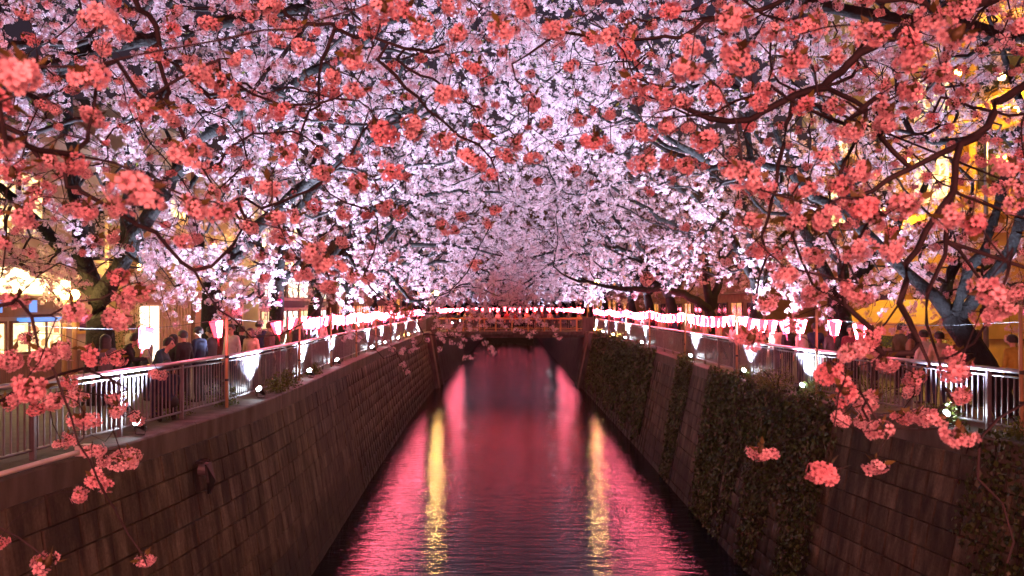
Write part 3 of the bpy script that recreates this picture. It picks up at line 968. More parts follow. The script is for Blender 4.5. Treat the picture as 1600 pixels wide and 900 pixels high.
cherry_tree(-1, -8.4, 28.5, 'slimmer Y-forked cherry trunk behind the left railing between hanging lanterns',
    [(0, 0, 1.6), (0.05, 0, 3.0)],
    [[A3(405, 385, 28.5), A3(385, 320, 28.5), A3(380, 230, 28)], [A3(442, 370, 28.5), A3(470, 320, 28), A3(540, 250, 27), A3(640, 190, 26), A3(760, 150, 25)],
     [A3(520, 400, 29), A3(560, 340, 29), A3(610, 310, 30)]],
    155, 12.0, 17, 10, 4.0, 5.5, tr=.27, zlow=7.2,
    extra=low(26, 450, 590, 400, 465, 25, 29) + [(700, 440, 28), (740, 450, 28), (690, 470, 28), (715, 480, 27.5), (740, 485, 27), (760, 470, 28), (780, 480, 27), (800, 470, 27), (810, 485, 26.5), (825, 475, 27), (765, 495, 26), (735, 500, 26), (640, 470, 28), (660, 490, 28), (685, 500, 28), (770, 440, 28), (820, 445, 28), (650, 440, 28)] + low(16, 660, 850, 440, 500, 25, 29) + [(662, 522, 24), (682, 524, 24), (717, 526, 24), (770, 505, 24), (730, 518, 24), (567, 531, 22), (600, 530, 22)])
for i, (y, x, tz) in enumerate([(35.5, -8.9, 10.5), (43, -9.0, 8.4), (51, -9.0, 7.2), (59, -9.3, 6.9)]):
    h = random.uniform(2.6, 3.2)
    cherry_tree(-1, x, y, f'{ordinal(i + 3)} cherry tree along the left bank, pale in the distance' , [(0.1, 0, 1.5), (.3, .2, h)],
        [[(x + 2.5, y - 1.5, 9.2), (x + 5.5, y - 2.5, max(tz, 9) + .6), (x + 8.5, y - 3.0, tz + .6)], [(x + 1.5, y + 1, 9.5), (x + 3.5, y + 2.0, 12), (x + 5, y + 3, 13.5)], [(x - 1, y - 1, 9.5), (x - 2.5, y - 1.5, 12)], [(x + .8, y - 2, 10), (x + 1.2, y - 3, 12.5)]],
        130, tz, 17.5, 10.5, 4.5, 5.5, nper=12, pr=.13, fr=.042, leafshare=.15, tr=.33, zlow=7.4)
cherry_tree(-1, -9.2, 10.2, 'cherry tree at the left picture edge whose crown spreads overhead', [(0, 0, 1.4), (.3, .1, 2.8)],
    [[(-7.0, 10.5, 9.2), (-4.0, 11.0, 10.4), (-.5, 11.2, 11.2)], [(-8.0, 12.2, 9.5), (-6.0, 14, 11.5)], [(-8, 8.5, 9.5), (-5, 7.5, 11)], [(-10, 10.5, 10), (-10.5, 11, 12)]],
    125, 9.9, 12.5, 9.5, 4.0, 5.0, tr=.28, zlow=8.6, extra=low(40, -20, 420, -20, 200, 9, 13))
# right bank
cherry_tree(1, 11.2, 9.6, 'cherry tree at the right picture edge whose crown spreads overhead', [(0, 0, 1.4), (-.3, .1, 2.8)],
    [[(8.2, 10.0, 9.4), (4.5, 10.6, 10.4), (1.0, 10.8, 11.2)], [(9.5, 12.0, 9.5), (7.0, 13.5, 11.5)], [(9, 8.5, 9.6), (6, 7.5, 11)], [(12, 10.5, 10), (12.5, 11, 12)]],
    125, 9.9, 12.5, 10.5, 4.0, 5.0, tr=.28, zlow=8.9)
cherry_tree(1, 9.6, 15.4, 'leaning pale-barked cherry trunk at the right edge behind the railing',
    [(-.5, 0, 1.0), (-1.0, .2, 1.9)],
    [[A3(1460, 462, 15.6), A3(1390, 400, 16), A3(1300, 320, 16), A3(1200, 260, 15.5), A3(1080, 250, 15), A3(1040, 235, 15), A3(985, 205, 14.5)],
     [A3(1560, 420, 15), A3(1600, 320, 14.5), A3(1590, 150, 14), A3(1540, 0, 13)], [A3(1590, 235, 14), A3(1500, 220, 13.8), A3(1400, 203, 13.5)]],
    125, 12, 15, 9.5, 4.5, 5.0, tr=.22, zlow=7.4, extra=low(50, 1385, 1600, 370, 480, 16, 19.5))
cherry_tree(1, 9.5, 22.5, 'cherry trunk leaning left behind the right lantern string',
    [(-.1, 0, 1.0), (-.3, 0, 2.2)],
    [[A3(1318, 430, 22), A3(1290, 350, 22), A3(1262, 290, 21.5), A3(1210, 200, 21), A3(1150, 120, 20)], [A3(1380, 380, 22.5), A3(1450, 280, 22), A3(1480, 160, 22)], [A3(1240, 330, 22), A3(1100, 250, 21), A3(960, 160, 20)]],
    150, 12, 17, 10, 4.5, 5.0, tr=.28, zlow=7.3, extra=low(34, 800, 1100, -10, 200, 18, 25) + low(40, 1200, 1420, 370, 470, 20, 24))
cherry_tree(1, 9.3, 30.5, 'cherry tree behind the right railing beside the brown building',
    [(0, 0, 1.4), (.1, 0, 2.7)],
    [[A3(1172, 380, 30), A3(1160, 300, 29.5), A3(1120, 220, 29)], [A3(1215, 380, 30), A3(1260, 300, 30)], [A3(1130, 350, 30), A3(1040, 280, 29), A3(940, 220, 28)]],
    150, 11.8, 17, 10, 4.5, 5.5, tr=.28, zlow=7.2, extra=low(34, 1040, 1210, 360, 430, 27, 32))
cherry_tree(1, 9.2, 36.5, 'cherry tree with one long low limb reaching left over the water',
    [(-.1, 0, 1.2), (-.2, 0, 2.0)],
    [[A3(1090, 470, 36), A3(1050, 455, 36), A3(1000, 452, 36), A3(950, 448, 36), A3(905, 440, 36), A3(878, 428, 35.5)], [A3(1125, 430, 36.5), A3(1130, 340, 36.5), A3(1090, 250, 36)], [A3(1090, 380, 36), A3(1000, 320, 35), A3(920, 270, 35)]],
    135, 8.8, 14, 9.8, 4.5, 5.5, nper=12, pr=.13, fr=.041, leafshare=.25, tr=.33, zlow=7.8)
for i, (y, x, tz) in enumerate([(44, 9.0, 8.2), (52, 9.1, 7.2), (60, 9.2, 6.9)]):
    h = random.uniform(2.6, 3.2)
    cherry_tree(1, x, y, f'{ordinal(i + 4)} cherry tree along the right bank, pale in the distance', [(-.1, 0, 1.5), (-.3, .2, h)],
        [[(x - 2.5, y - 1.5, 9.2), (x - 5.5, y - 2.5, max(tz, 9) + .6), (x - 8.5, y - 3.0, tz + .6)], [(x - 1.5, y + 1, 9.5), (x - 3.5, y + 2.0, 12), (x - 5, y + 3, 13.5)], [(x + 1, y - 1, 9.5), (x + 2.5, y - 1.5, 12)], [(x - .8, y - 2, 10), (x - 1.2, y - 3, 12.5)]],
        130, tz, 17.5, 10.5, 4.5, 5.5, nper=12, pr=.13, fr=.042, leafshare=.15, tr=.33, zlow=7.4)
# beyond the far bridge; the farthest cross the channel, added to brighten its reflection
for i, (y, x) in enumerate([(76, -9), (77, 9), (88, -9), (90, 9), (102, -9.5), (104, 9.5), (120, -9.5), (122, 9.5), (138, -8.5), (140, 8.5), (155, -9), (155.5, 9), (156, -3), (156.5, 3)]):
    s = -1 if x < 0 else 1
    cherry_tree(s, x, y, f'{ordinal(i // 2)} cherry tree beyond the far bridge on the {"left" if s < 0 else "right"} side', [(0, 0, 1.5), (-.2 * s, 0, 3)],
        [[(x - s * 3, y, 9.5), (x - s * 8, y - 1, 9.5)], [(x - s * 1.5, y + 1, 11), (x - s * 3, y + 2, 14)], [(x + s * 1.5, y, 11), (x + s * 2, y, 14)]],
        100, 7.4 if y < 145 else 3.5, 22, 11 if y < 145 else 5, 5, 8 if y < 145 else 4, nper=7, pr=.24, fr=.085, leafshare=0, per=5, tr=.35, zlow=7.0 if y < 145 else 3.2)

# ------------------------------------------------------------------ the two close trees whose boughs hang in front of the camera
EXPL = [ # photo x, y, diameter (photo pixels)
(40,110,80),(137,122,62),(2,158,72),(0,228,60),(155,30,55),(215,297,70),(165,75,36),(145,185,50),(240,85,34),(265,45,36),(270,190,32),(310,120,46),(345,130,44),(300,240,50),(220,165,45),(250,165,40),(370,90,36),(110,255,55),(80,250,50),(20,272,50),(365,235,28),(295,170,32),(65,165,26),(370,160,34),(200,50,34),(330,40,36),
(420,10,42),(433,65,36),(600,12,55),(655,40,44),(715,55,44),(700,10,36),(780,40,56),(460,45,36),(470,75,36),(548,90,50),(525,120,36),(520,140,32),(555,145,40),(440,175,40),(500,180,26),(583,193,32),(595,210,40),(650,190,44),(640,208,38),(690,150,44),(720,150,34),(745,105,36),(445,240,42),(420,290,40),(500,270,38),(560,290,38),(610,270,38),(550,250,34),(690,215,38),(735,250,42),(755,210,34),(765,275,32),(790,245,35),(706,95,32),(575,45,40),(630,20,40),
(820,15,50),(870,45,44),(945,60,44),(985,75,40),(1045,20,42),(1140,30,60),(835,158,30),(890,105,28),(990,130,40),(1030,145,40),(1075,75,46),(1080,115,52),(1150,90,58),(930,218,42),(1005,205,40),(1040,195,38),(1045,165,32),(1065,160,40),(1110,150,46),(905,185,30),(855,195,30),(830,245,34),(895,268,30),(1005,260,44),(1045,255,32),(1070,258,36),(1100,220,44),(1160,270,54),(1180,160,40),(805,222,30),(1185,290,44),
(1245,40,42),(1275,35,40),(1240,95,46),(1310,90,46),(1370,50,52),(1430,90,56),(1495,55,60),(1500,10,48),(1260,165,46),(1300,165,46),(1390,170,45),(1430,140,48),(1340,200,46),(1380,190,40),(1320,205,42),(1285,245,42),(1355,262,48),(1265,290,40),(1320,290,44),(1580,260,58),(1592,292,50),(1592,40,44),(1510,145,40),(1230,112,40),(1420,70,44),(1470,115,44),(1460,30,46),(1210,50,44),(1200,140,40),
(35,335,45),(10,380,40),(135,325,45),(180,325,36),(150,375,26),(175,370,28),(300,325,50),(345,335,48),(385,355,36),(285,380,40),(185,435,46),(215,455,46),(180,495,42),(195,470,38),(115,485,46),(25,470,40),(145,555,40),(180,560,32),(70,555,46),(20,560,40),(100,545,36),(45,530,32),(245,585,30),(350,490,22),(60,300,40),(370,320,34),(330,300,36),
(425,340,45),(440,370,34),(490,325,28),(535,335,30),(605,325,30),(625,330,30),(575,335,28),(490,390,46),(510,410,44),(475,425,40),(515,450,38),(550,430,32),(570,435,28),(410,435,28),(690,355,28),(712,360,22),(720,340,24),(760,350,25),(775,330,25),(740,413,25),(618,485,34),(635,490,26),(460,340,34),
(1167,347,45),(1190,390,36),(1008,435,25),(1190,473,46),(1173,530,44),(1140,265,40),
(1285,340,52),(1245,350,38),(1350,325,50),(1370,345,50),(1420,320,50),(1390,390,54),(1340,390,48),(1490,340,60),(1520,350,56),(1580,320,50),(1225,430,48),(1270,400,44),(1270,460,44),(1340,455,45),(1240,505,36),(1205,470,28),(1545,455,58),(1560,480,50),(1330,550,52),(1360,525,44),(1380,565,40),(1295,575,44),(1355,545,40),(1430,595,36),(1498,555,42),(1500,580,46),(1320,590,40),(1590,460,40),(1540,490,46),(1410,330,46),(1235,320,40),
(45,610,52),(90,625,40),(75,880,44),(225,875,36),(0,850,32),(130,655,40),(105,685,30),(145,705,34),(185,640,32),(190,720,34),(165,720,28),(205,713,26),(150,750,38),(125,777,34),(95,695,26),(180,625,32),(215,655,30),(10,630,36),(105,595,32),(62,640,34),(120,620,30),
(1320,610,48),(1360,630,42),(1320,655,40),(1345,655,34),(1375,675,48),(1435,650,40),(1455,655,40),(1500,680,56),(1505,620,42),(1290,738,50),(1370,728,42),(1190,705,34),(1425,610,30),(1410,650,34)]
def near_tree(name_label, base, trunk, boughs, clusters, filler):
    base = np.array(base, float)
    tree = empty('cherry_tree', base, 0, name_label, 'tree', 'cherry trees along the river')
    sk = Skel(base); sk.rmin[0] = .34
    ids = sk.chain([base + np.array(p) for p in trunk], 0, .32, .2, .4, .02)
    for r0, r1, pts in boughs:
        P = [A3(*p) for p in pts]
        st = ids[-1] if pts[0][0] < -250 or pts[0][0] > 1850 else sk.nearest(P[0], 0.0)
        sk.chain(P, st, r0 * .62, r1 * .62, .11, .018)
    items = []
    for (px, py, dia) in clusters:
        d = min(9.0, F * .135 / dia * random.uniform(.94, 1.06))
        items.append((A3(px, py, d), dia / 2 * d / F * random.uniform(1.0, 1.3)))
    for (px, py, d) in filler:
        items.append((A3(px, py, d), .066 * random.uniform(.6, 1.2)))
    J = np.array(sk.P)
    items.sort(key=lambda it: np.linalg.norm(J - it[0], axis=1).min())
    n_ = 0
    for p, r in items[:298]:
        sk.attach(p + np.array([0, 0, r * .5]), 0.05, .12, .012, .12)
        o = bpy.data.objects.new('blossom_cluster', random.choice(CLUSTERS)); link(o, tree)
        o.location = p - base; o.scale = (r * random.uniform(.9, 1.2), r * random.uniform(.9, 1.2), r * random.uniform(.8, 1.05))
        o.rotation_euler = (random.gauss(0, .35), random.gauss(0, .35), random.uniform(0, 6.28))
    finish_wood(sk, tree, .0026, .50, base)
    return tree
def filler(n, x0, x1, avoid):
    out = []
    tries = 0
    while len(out) < n and tries < 20000:
        tries += 1
        px = random.uniform(x0, x1); py = random.uniform(-20, 440)
        lim = 300 if 620 < px < 1060 else 420
        if py > lim or random.random() < (py / lim) ** 2 * .8: continue
        if 640 < px < 1000 and random.random() < .45: continue
        if min((px - a) ** 2 + (py - b) ** 2 for a, b, *_ in avoid + out) < 23 ** 2: continue
        out.append((px, py, random.uniform(5.2, 8.8)))
    return out
eL = [c for c in EXPL if c[0] < 810]; eR = [c for c in EXPL if c[0] >= 810]
near_tree('cherry boughs hanging close from the upper left, clustered with coral-lit blossom', (-9.4, 4.0, TOP - .05), [(.2, 0, 1.6), (.8, .2, 3.2), (1.6, .6, 4.4)],
  [(.07, .009, [(-500, -100, 7), (-100, 120, 5.5), (127, 300, 5), (173, 325, 5), (217, 353, 4.9), (267, 390, 4.8), (317, 447, 4.7), (367, 500, 4.6), (393, 527, 4.6)]),
   (.06, .010, [(-300, -250, 7), (150, -60, 6.5), (250, 100, 6.2), (263, 163, 6), (287, 213, 5.9), (340, 297, 5.7)]),
   (.09, .02, [(-300, -330, 8), (250, -80, 7), (447, 23, 6.3), (523, 43, 6), (607, 67, 6), (687, 80, 5.8)]),
   (.028, .010, [(510, 80, 6), (497, 133, 5.8), (473, 200, 5.6), (465, 260, 5.5)]),
   (.028, .010, [(590, 93, 6), (633, 137, 6), (670, 173, 5.9), (717, 213, 5.8), (767, 247, 5.7), (780, 300, 5.6)]),
   (.024, .010, [(620, 93, 6), (677, 123, 5.9), (717, 147, 5.8), (753, 170, 5.7)]),
   (.05, .012, [(-400, -50, 4), (-80, 60, 2.8), (0, 160, 2.4), (10, 230, 2.5)]),
   (.04, .008, [(-350, 150, 6), (-60, 420, 4.2), (30, 470, 3.9), (60, 540, 3.8), (100, 620, 3.8), (140, 720, 3.9), (160, 767, 4), (200, 833, 4.1), (222, 866, 4.1)]),
   (.02, .008, [(-60, 640, 4), (-20, 780, 4), (30, 840, 4), (70, 870, 4)])], eL, filler(290 - len(eL), -10, 810, eL))
near_tree('cherry boughs hanging close from the upper right, thick dark branches and coral-lit blossom', (10.4, 5.0, TOP - .05), [(-.2, 0, 1.6), (-1.0, .2, 3.2), (-2.2, .4, 4.2)],
  [(.12, .022, [(1900, 20, 6), (1600, 133, 5), (1553, 177, 4.8), (1520, 213, 4.7), (1463, 243, 4.6), (1387, 280, 4.6), (1330, 310, 4.6)]),
   (.038, .016, [(1553, 177, 4.8), (1525, 215, 4.7), (1493, 253, 4.6), (1490, 300, 4.5), (1447, 360, 4.4), (1417, 440, 4.3), (1420, 500, 4.2), (1453, 573, 4.1)]),
   (.026, .014, [(1490, 300, 4.5), (1477, 377, 4.4), (1447, 507, 4.2), (1467, 560, 4.1), (1490, 630, 4.0)]),
   (.022, .012, [(1477, 377, 4.4), (1498, 390, 4.4), (1530, 433, 4.3), (1545, 470, 4.2)]),
   (.13, .03, [(1900, -150, 7), (1500, 20, 6), (1380, 60, 5.6), (1300, 120, 5.4), (1240, 150, 5.3), (1140, 190, 5.5), (1040, 160, 5.7)]),
   (.04, .014, [(1500, 20, 6), (1300, -10, 6), (1150, 20, 5.8), (1060, 60, 5.8), (945, 60, 5.7), (860, 60, 5.6), (800, 100, 5.6)]),
   (.04, .009, [(1900, 500, 5), (1620, 620, 4), (1530, 700, 3.9), (1567, 787, 3.9), (1573, 880, 3.8)]),
   (.03, .012, [(1240, 150, 5.3), (1215, 260, 5.2), (1200, 340, 5.3), (1180, 470, 5.5)]),
   (.03, .012, [(1353, 170, 5), (1320, 250, 4.9), (1300, 330, 4.8), (1320, 450, 4.6)])], eR, filler(290 - len(eR), 805, 1610, eR))

# ------------------------------------------------------------------ ivy, shrubs
def ivy(label, y0, y1, fn, size, dens, side=1):
    """fn(y) -> lowest h the leaves reach at that y, or a list of (h0,h1) spans"""
    n = int((y1 - y0) * 4.4 * dens)
    y = rng.uniform(y0, y1, n); h = rng.uniform(-0.15, 4.35, n)
    keep = np.array([fn(a, b) for a, b in zip(y + rng.normal(size=n) * .09, h + rng.normal(size=n) * .12)])
    y, h = y[keep], h[keep]
    n = len(y)
    P = np.array([wallpt(side, a, b, .03) for a, b in zip(y, h)])
    out = np.array([-side, 0, .2])
    bulk = np.abs(np.sin(y * 2.3) * .5 + np.sin(y * 5.1 + h) * .3 + .3)
    P += out[None] * (rng.random(n) * (.05 + .13 * bulk) * np.clip(1.2 - h / 5, .3, 1))[:, None]
    N = np.array([[-side, 0, .25]]) + rng.normal(size=(n, 3)) * .5
    D = np.array([[0, 0, -1.0]]) + rng.normal(size=(n, 3)) * .6
    V, Fq, T, Rn = leaves(P, N, D, rng.uniform(.5, 1.4, n) * size, .95)
    c = np.array(wallpt(side, (y0 + y1) / 2, 0))
    t = empty('ivy', c, 0, label, 'ivy', 'ivy on the right river wall')
    obj('foliage', npmesh('foliage', V - c, Fq, [M['ivy']], None, {'rnd': Rn}), t, kind='stuff')
    mb = MB()
    for k in range(max(2, int((y1 - y0) * 1.2))):
        yy = random.uniform(y0, y1); pts = []
        hh = 4.2
        while hh > 0 and not fn(yy, hh): hh -= .2
        for q in np.arange(0, max(hh, .6), .35):
            pts.append(wallpt(side, yy, q, .03) - Vector(c)); yy += random.gauss(0, .05)
        if len(pts) > 1: mb.tube(pts, .012, 4)
    mb.build('stems', M['twig'], t, kind='stuff')
w1 = lambda y: math.sin(y * 1.7) * .5 + math.sin(y * 4.3 + 1) * .3
ivy('wide dark ivy curtain on the distant right wall beside the bridge', 36.3, 62, lambda y, h: h < 3.7 + w1(y) * .8 and not (h > 1.5 + w1(y * 2) and abs((y % 6) - 3) < .35), .12, 190)
ivy('narrow dark ivy column hanging alone on the right wall', 28.7, 31.3, lambda y, h: abs(y - 30.0) < 1.25 - h * .12 + w1(y * 3 + h * 2) * .12, .075, 520)
ivy('tall ivy curtain on the right wall under the bright floodlight', 22.6, 26.4, lambda y, h: abs(y - 24.6 + h * .12) < 1.8 - h * .13 + w1(y * 2 + h * 3) * .15, .085, 420)
ivy('broad heavy ivy mass spilling over the near right wall', 16.4, 22.6,
    lambda y, h: (16.7 + h * .08 + w1(h * 3) * .1 < y < 22.5 - h * .05) and not (h > 1.7 + w1(y * 5) * .3 and abs(y - 21.1 - w1(h * 2) * .15) < .30 * h - .42) and not (h > 2.3 + w1(y * 5) * .3 and abs(y - 18.7 - w1(h * 2) * .15) < .26 * h - .42), .085, 430)
ivy('loose ivy climbing the right wall at the picture edge', 9.8, 13.3, lambda y, h: y < 13.2 - h * .18 + w1(h * 2 + y) * .3 and random.random() < .85, .08, 380)

def shrub(x, y, z, r, h, label, n=700, group='shrubs along the railing', mat='shrub', sz=.055):
    t = empty('shrub', (x, y, z), 0, label, 'shrub', group)
    d = rand_dirs(n); d[:, 2] = np.abs(d[:, 2])
    lob = 1 + .25 * np.sin(d[:, 0] * 5 + x) * np.cos(d[:, 1] * 4 + y)
    P = d * (rng.random(n) ** .4 * lob)[:, None] * np.array([r, r * 1.3, h])
    V, Fq, T, Rn = leaves(P, d + rng.normal(size=d.shape) * .6, rand_dirs(n) + d * .8, rng.uniform(.7, 1.3, n) * sz, .5)
    obj('foliage', npmesh('foliage', V, Fq, [M[mat]], None, {'rnd': Rn}), t, kind='stuff')
    mb = MB()
    for k in range(5):
        a = random.uniform(0, 6.28); mb.tube([(0, 0, 0), (math.cos(a) * r * .3, math.sin(a) * r * .3, h * .5), (math.cos(a) * r * .6, math.sin(a) * r * .6, h * .85)], [.014, .01, .005], 5)
    mb.build('stems', M['twig'], t, kind='stuff')
for (y, off, r, h, lab) in [(19.4, .15, .38, .45, 'bushy green shrub on the left coping right of the second floodlight'), (21.0, .3, .35, .42, 'small round shrub on the left coping by the second lantern pole'),
                            (17.0, .62, .32, .55, 'dark leafy shrub behind the left railing bars beside the first lantern pole'), (24.6, .35, .26, .32, 'tiny shrub on the left coping past the third floodlight'),
                            (15.2, .75, .3, .5, 'low shrub behind the left railing near the first floodlight')]:
    shrub(copx(-1, y) - off, y, TOP, r, h, lab)
for (y, off, r, h, lab) in [(20.2, .1, .55, .55, 'broad yellow-green hedge bush over the right coping left of the green-lit floodlight'), (21.6, .25, .5, .42, 'second hedge bush over the right coping, towards the bridge'),
                            (18.6, .35, .36, .4, 'vivid green bush right at the second floodlight on the right coping'), (14.3, .35, .38, .35, 'bright green shrub lit by the nearest floodlight on the right coping'),
                            (17.2, .85, .45, .6, 'dark bush behind the right railing bars'), (12.6, .4, .36, .4, 'low shrub on the right coping at the picture edge'), (23.6, .3, .3, .3, 'small shrub beside the third floodlight on the right coping')]:
    shrub(copx(1, y) + off, y, TOP, r, h, lab, 900)
for i, y in enumerate([31.0, 42.2, 48, 53.5, 59]):
    shrub(copx(1, y) + .12, y, TOP, .3, .35, f'{ordinal(i)} small distant shrub glowing yellow-green beside a floodlight on the right wall', 250, sz=.08)
shrub(15.4 - 2.5, 25.5, TOP, 1.4, 1.5, 'clipped green hedge behind the right railing before the navy panel', 2600, sz=.08)
shrub(-10.2, 21.5, TOP, .5, 2.2, 'tall leafy shrub beside the lit shop on the left', 1500, sz=.07)

# ------------------------------------------------------------------ buildings
M['cream'] = mat_noise('cream_render', (0.50, 0.43, 0.32), (0.62, 0.55, 0.43), 2, 0.85, 0, 0.3, (1, 1, 1), 40)
M['beige'] = mat_noise('beige_siding', (0.42, 0.34, 0.24), (0.54, 0.45, 0.33), 3, 0.6, 0, 0.1)
M['tan'] = mat_noise('tan_tile', (0.34, 0.23, 0.16), (0.45, 0.32, 0.23), 5, 0.5, 0, 0.1)
M['brown'] = mat_noise('brown_render', (0.20, 0.12, 0.07), (0.30, 0.19, 0.11), 3, 0.8, 0, 0.3)
M['timber'] = mat_noise('dark_timber', (0.10, 0.055, 0.03), (0.20, 0.12, 0.07), 4, 0.6, 0, 0.3, (6, 6, .6))
M['white_wall'] = mat_noise('white_cladding', (0.6, 0.58, 0.56), (0.75, 0.73, 0.71), 2, 0.6, 0, 0.1)
M['navy'] = mat_noise('navy_tarp', (0.02, 0.02, 0.06), (0.045, 0.045, 0.11), 3, 0.6, 0, 0.2)
M['canvas'] = mat_noise('yellow_canvas', (0.62, 0.46, 0.08), (0.75, 0.57, 0.13), 3, 0.7, 0, 0.2)
def mat_interior(name, c0, c1, strength, sc):
    m, n, l, p = newmat(name)
    g = n.new('ShaderNodeNewGeometry'); mp = n.new('ShaderNodeMapping'); mp.inputs['Scale'].default_value = (1, 1, 1.6); l.new(g.outputs['Position'], mp.inputs[0])
    v = n.new('ShaderNodeTexVoronoi'); v.distance = 'CHEBYCHEV'; v.inputs['Scale'].default_value = sc; l.new(mp.outputs[0], v.inputs[0])
    sx = n.new('ShaderNodeSeparateColor'); l.new(v.outputs['Color'], sx.inputs[0])
    r = ramp(n, [(0.1, c0), (0.5, c1), (0.9, tuple(min(1, q * 1.25) for q in c1))]); l.new(sx.outputs[0], r.inputs[0])
    l.new(r.outputs[0], p.inputs['Emission Color']); p.inputs['Emission Strength'].default_value = strength
    p.inputs['Base Color'].default_value = (.1, .09, .08, 1); p.inputs['Roughness'].default_value = .15
    return m
M['lit_warm'] = mat_interior('lit_shop_glass', (0.30, 0.13, 0.03), (1.0, 0.70, 0.32), 2.4, 3.2)
M['lit_fascia'] = mat_emit('lit_fascia', (1.0, 0.76, 0.38), 9.0)
M['lit_cool'] = mat_interior('lit_office_glass', (0.35, 0.26, 0.14), (1.0, 0.93, 0.78), 2.2, 2.6)
M['lit_green'] = mat_emit('lit_green_glass', (0.85, 0.9, 0.45), 1.0)
M['lit_orange'] = mat_interior('lit_orange_glass', (0.12, 0.03, 0.005), (1.0, 0.36, 0.07), 1.0, 2.6)
M['lit_blue'] = mat_emit('blue_sign', (0.10, 0.32, 0.85), 1.1)
M['lit_magenta'] = mat_emit('magenta_sign', (1.0, 0.10, 0.42), 1.6)
M['lit_white'] = mat_emit('lit_doorway', (1.0, 0.86, 0.60), 3.5)
M['magenta'] = mat_noise('magenta_paper', (0.75, 0.03, 0.30), (0.85, 0.05, 0.38), 5, 0.8, 0, 0)
M['glass_dark'] = mat_noise('dark_glass', (0.01, 0.01, 0.014), (0.025, 0.025, 0.03), 2, 0.08, 0, 0)

class Bld:
    def __init__(self, side, xf, y0, y1, h, wall, label, depth=7.0, roof=True, name='building'):
        self.s, self.xf = side, xf
        self.c = Vector((xf, (y0 + y1) / 2, TOP - 0.05))
        self.o = empty(name, self.c, 0, label, 'building')
        self.rect('wall', y0, y1, 0, h, wall, 0, depth)
        if roof: self.rect('roof', y0 - .15, y1 + .15, h, h + .25, M['concrete'], .2, depth + .2)
    def rect(self, name, y0, y1, z0, z1, mat, proud, depth=None, parent=None):
        """a slab on the facade: from `proud` metres in front of it back to `depth` behind it"""
        d = depth if depth is not None else .02
        xa, xb = -self.s * proud, self.s * d
        mb = MB().box((min(xa, xb), y0 - self.c.y, z0), (max(xa, xb), y1 - self.c.y, z1))
        return mb.build(name, mat, parent or self.o)
    def window(self, y0, y1, z0, z1, pane, frame=None, name='window', mull=1):
        fr = MB(); c = self.c; s = self.s; t = .06
        f = lambda a, b, z, w: fr.box((min(0, -s * .07), a - c.y, z), (max(0, -s * .07), b - c.y, w))
        f(y0, y1, z0, z0 + t, ); f(y0, y1, z1 - t, z1); f(y0, y0 + t, z0 + t, z1 - t); f(y1 - t, y1, z0 + t, z1 - t)
        for k in range(1, mull):
            q = y0 + (y1 - y0) * k / mull; f(q - t / 2, q + t / 2, z0 + t, z1 - t)
        w = fr.build(name, frame or M['black'], self.o)
        ww = (y1 - y0) / mull
        for k in range(mull):
            a = y0 + ww * k + (t if k == 0 else t / 2); b = y0 + ww * (k + 1) - (t if k == mull - 1 else t / 2)
            self.rect('pane', a, b, z0 + t, z1 - t, pane, .03, -.004, parent=w)
        return w

# left bank, near to far
b = Bld(-1, -13.2, 15.5, 26.2, 7.0, M['cream'], 'brightly lit shop at the left edge with glowing yellow fascia and blue signs')
for i, (y0, y1) in enumerate([(15.8, 18.2), (18.4, 20.8), (21.0, 23.4)]):
    b.window(y0, y1, .85, 1.75, M['lit_warm'], M['timber'], 'shop_window', 3)
for y0, y1, z1 in ((15.7, 17.9, 3.1), (18.1, 20.2, 2.95), (20.5, 21.6, 3.15), (21.9, 23.6, 2.9)): b.rect('fascia_light', y0, y1, 2.5, z1, M['lit_fascia'], .18)
b.rect('sign_board', 15.7, 23.6, 1.86, 2.44, M['brown'], .10)
for y in (17.3, 20.2, 21.7): b.rect('blue_sign', y, y + .32, 1.98, 2.3, M['lit_blue'], .13, -.1)
b.rect('blue_awning', 21.3, 23.5, 1.72, 1.83, M['lit_blue'], .3, -.02)
b.rect('pink_sign', 18.2, 19.6, 1.0, 1.9, M['lit_magenta'], .35, -.3)
b.rect('plinth', 15.6, 26.1, .0, .8, M['timber'], .05)
b.rect('notice_frame', 24.2, 24.9, 1.3, 2.0, M['canvas'], .06); b.rect('notice', 24.3, 24.8, 1.4, 1.9, M['glass_dark'], .07, -.055)
b.window(24.0, 25.8, 3.6, 5.4, M['glass_dark']); b.window(20.0, 22.5, 4.0, 5.8, M['lit_warm'], None, 'window', 2); b.window(16.5, 18.5, 4.0, 5.8, M['glass_dark'])

b = Bld(-1, -13.4, 27.6, 33.4, 9.0, M['beige'], 'beige ribbed building on the left bank with a glowing white doorway')
for y in np.arange(27.75, 33.3, .3):
    if not 28.5 < y < 30.35: b.rect('siding_rib', y, y + .13, .05, 2.35, M['beige'], .045)
b.rect('ledge', 27.6, 33.4, 2.4, 2.5, M['tan'], .12)
d = b.window(28.6, 30.3, .02, 2.2, M['lit_white'], M['white_wall'], 'doorway', 2)
M['rough'] = mat_noise('rough_brick', (0.30, 0.21, 0.12), (0.50, 0.38, 0.24), 14, 0.9, 0, 0.8)
b.rect('brick_band', 27.7, 33.3, 2.52, 5.2, M['rough'], .05)
b.window(28.5, 30.5, 5.6, 7.4, M['glass_dark'], None, 'window', 2); b.window(31.2, 32.8, 5.6, 7.4, M['lit_warm'], None, 'window', 2)

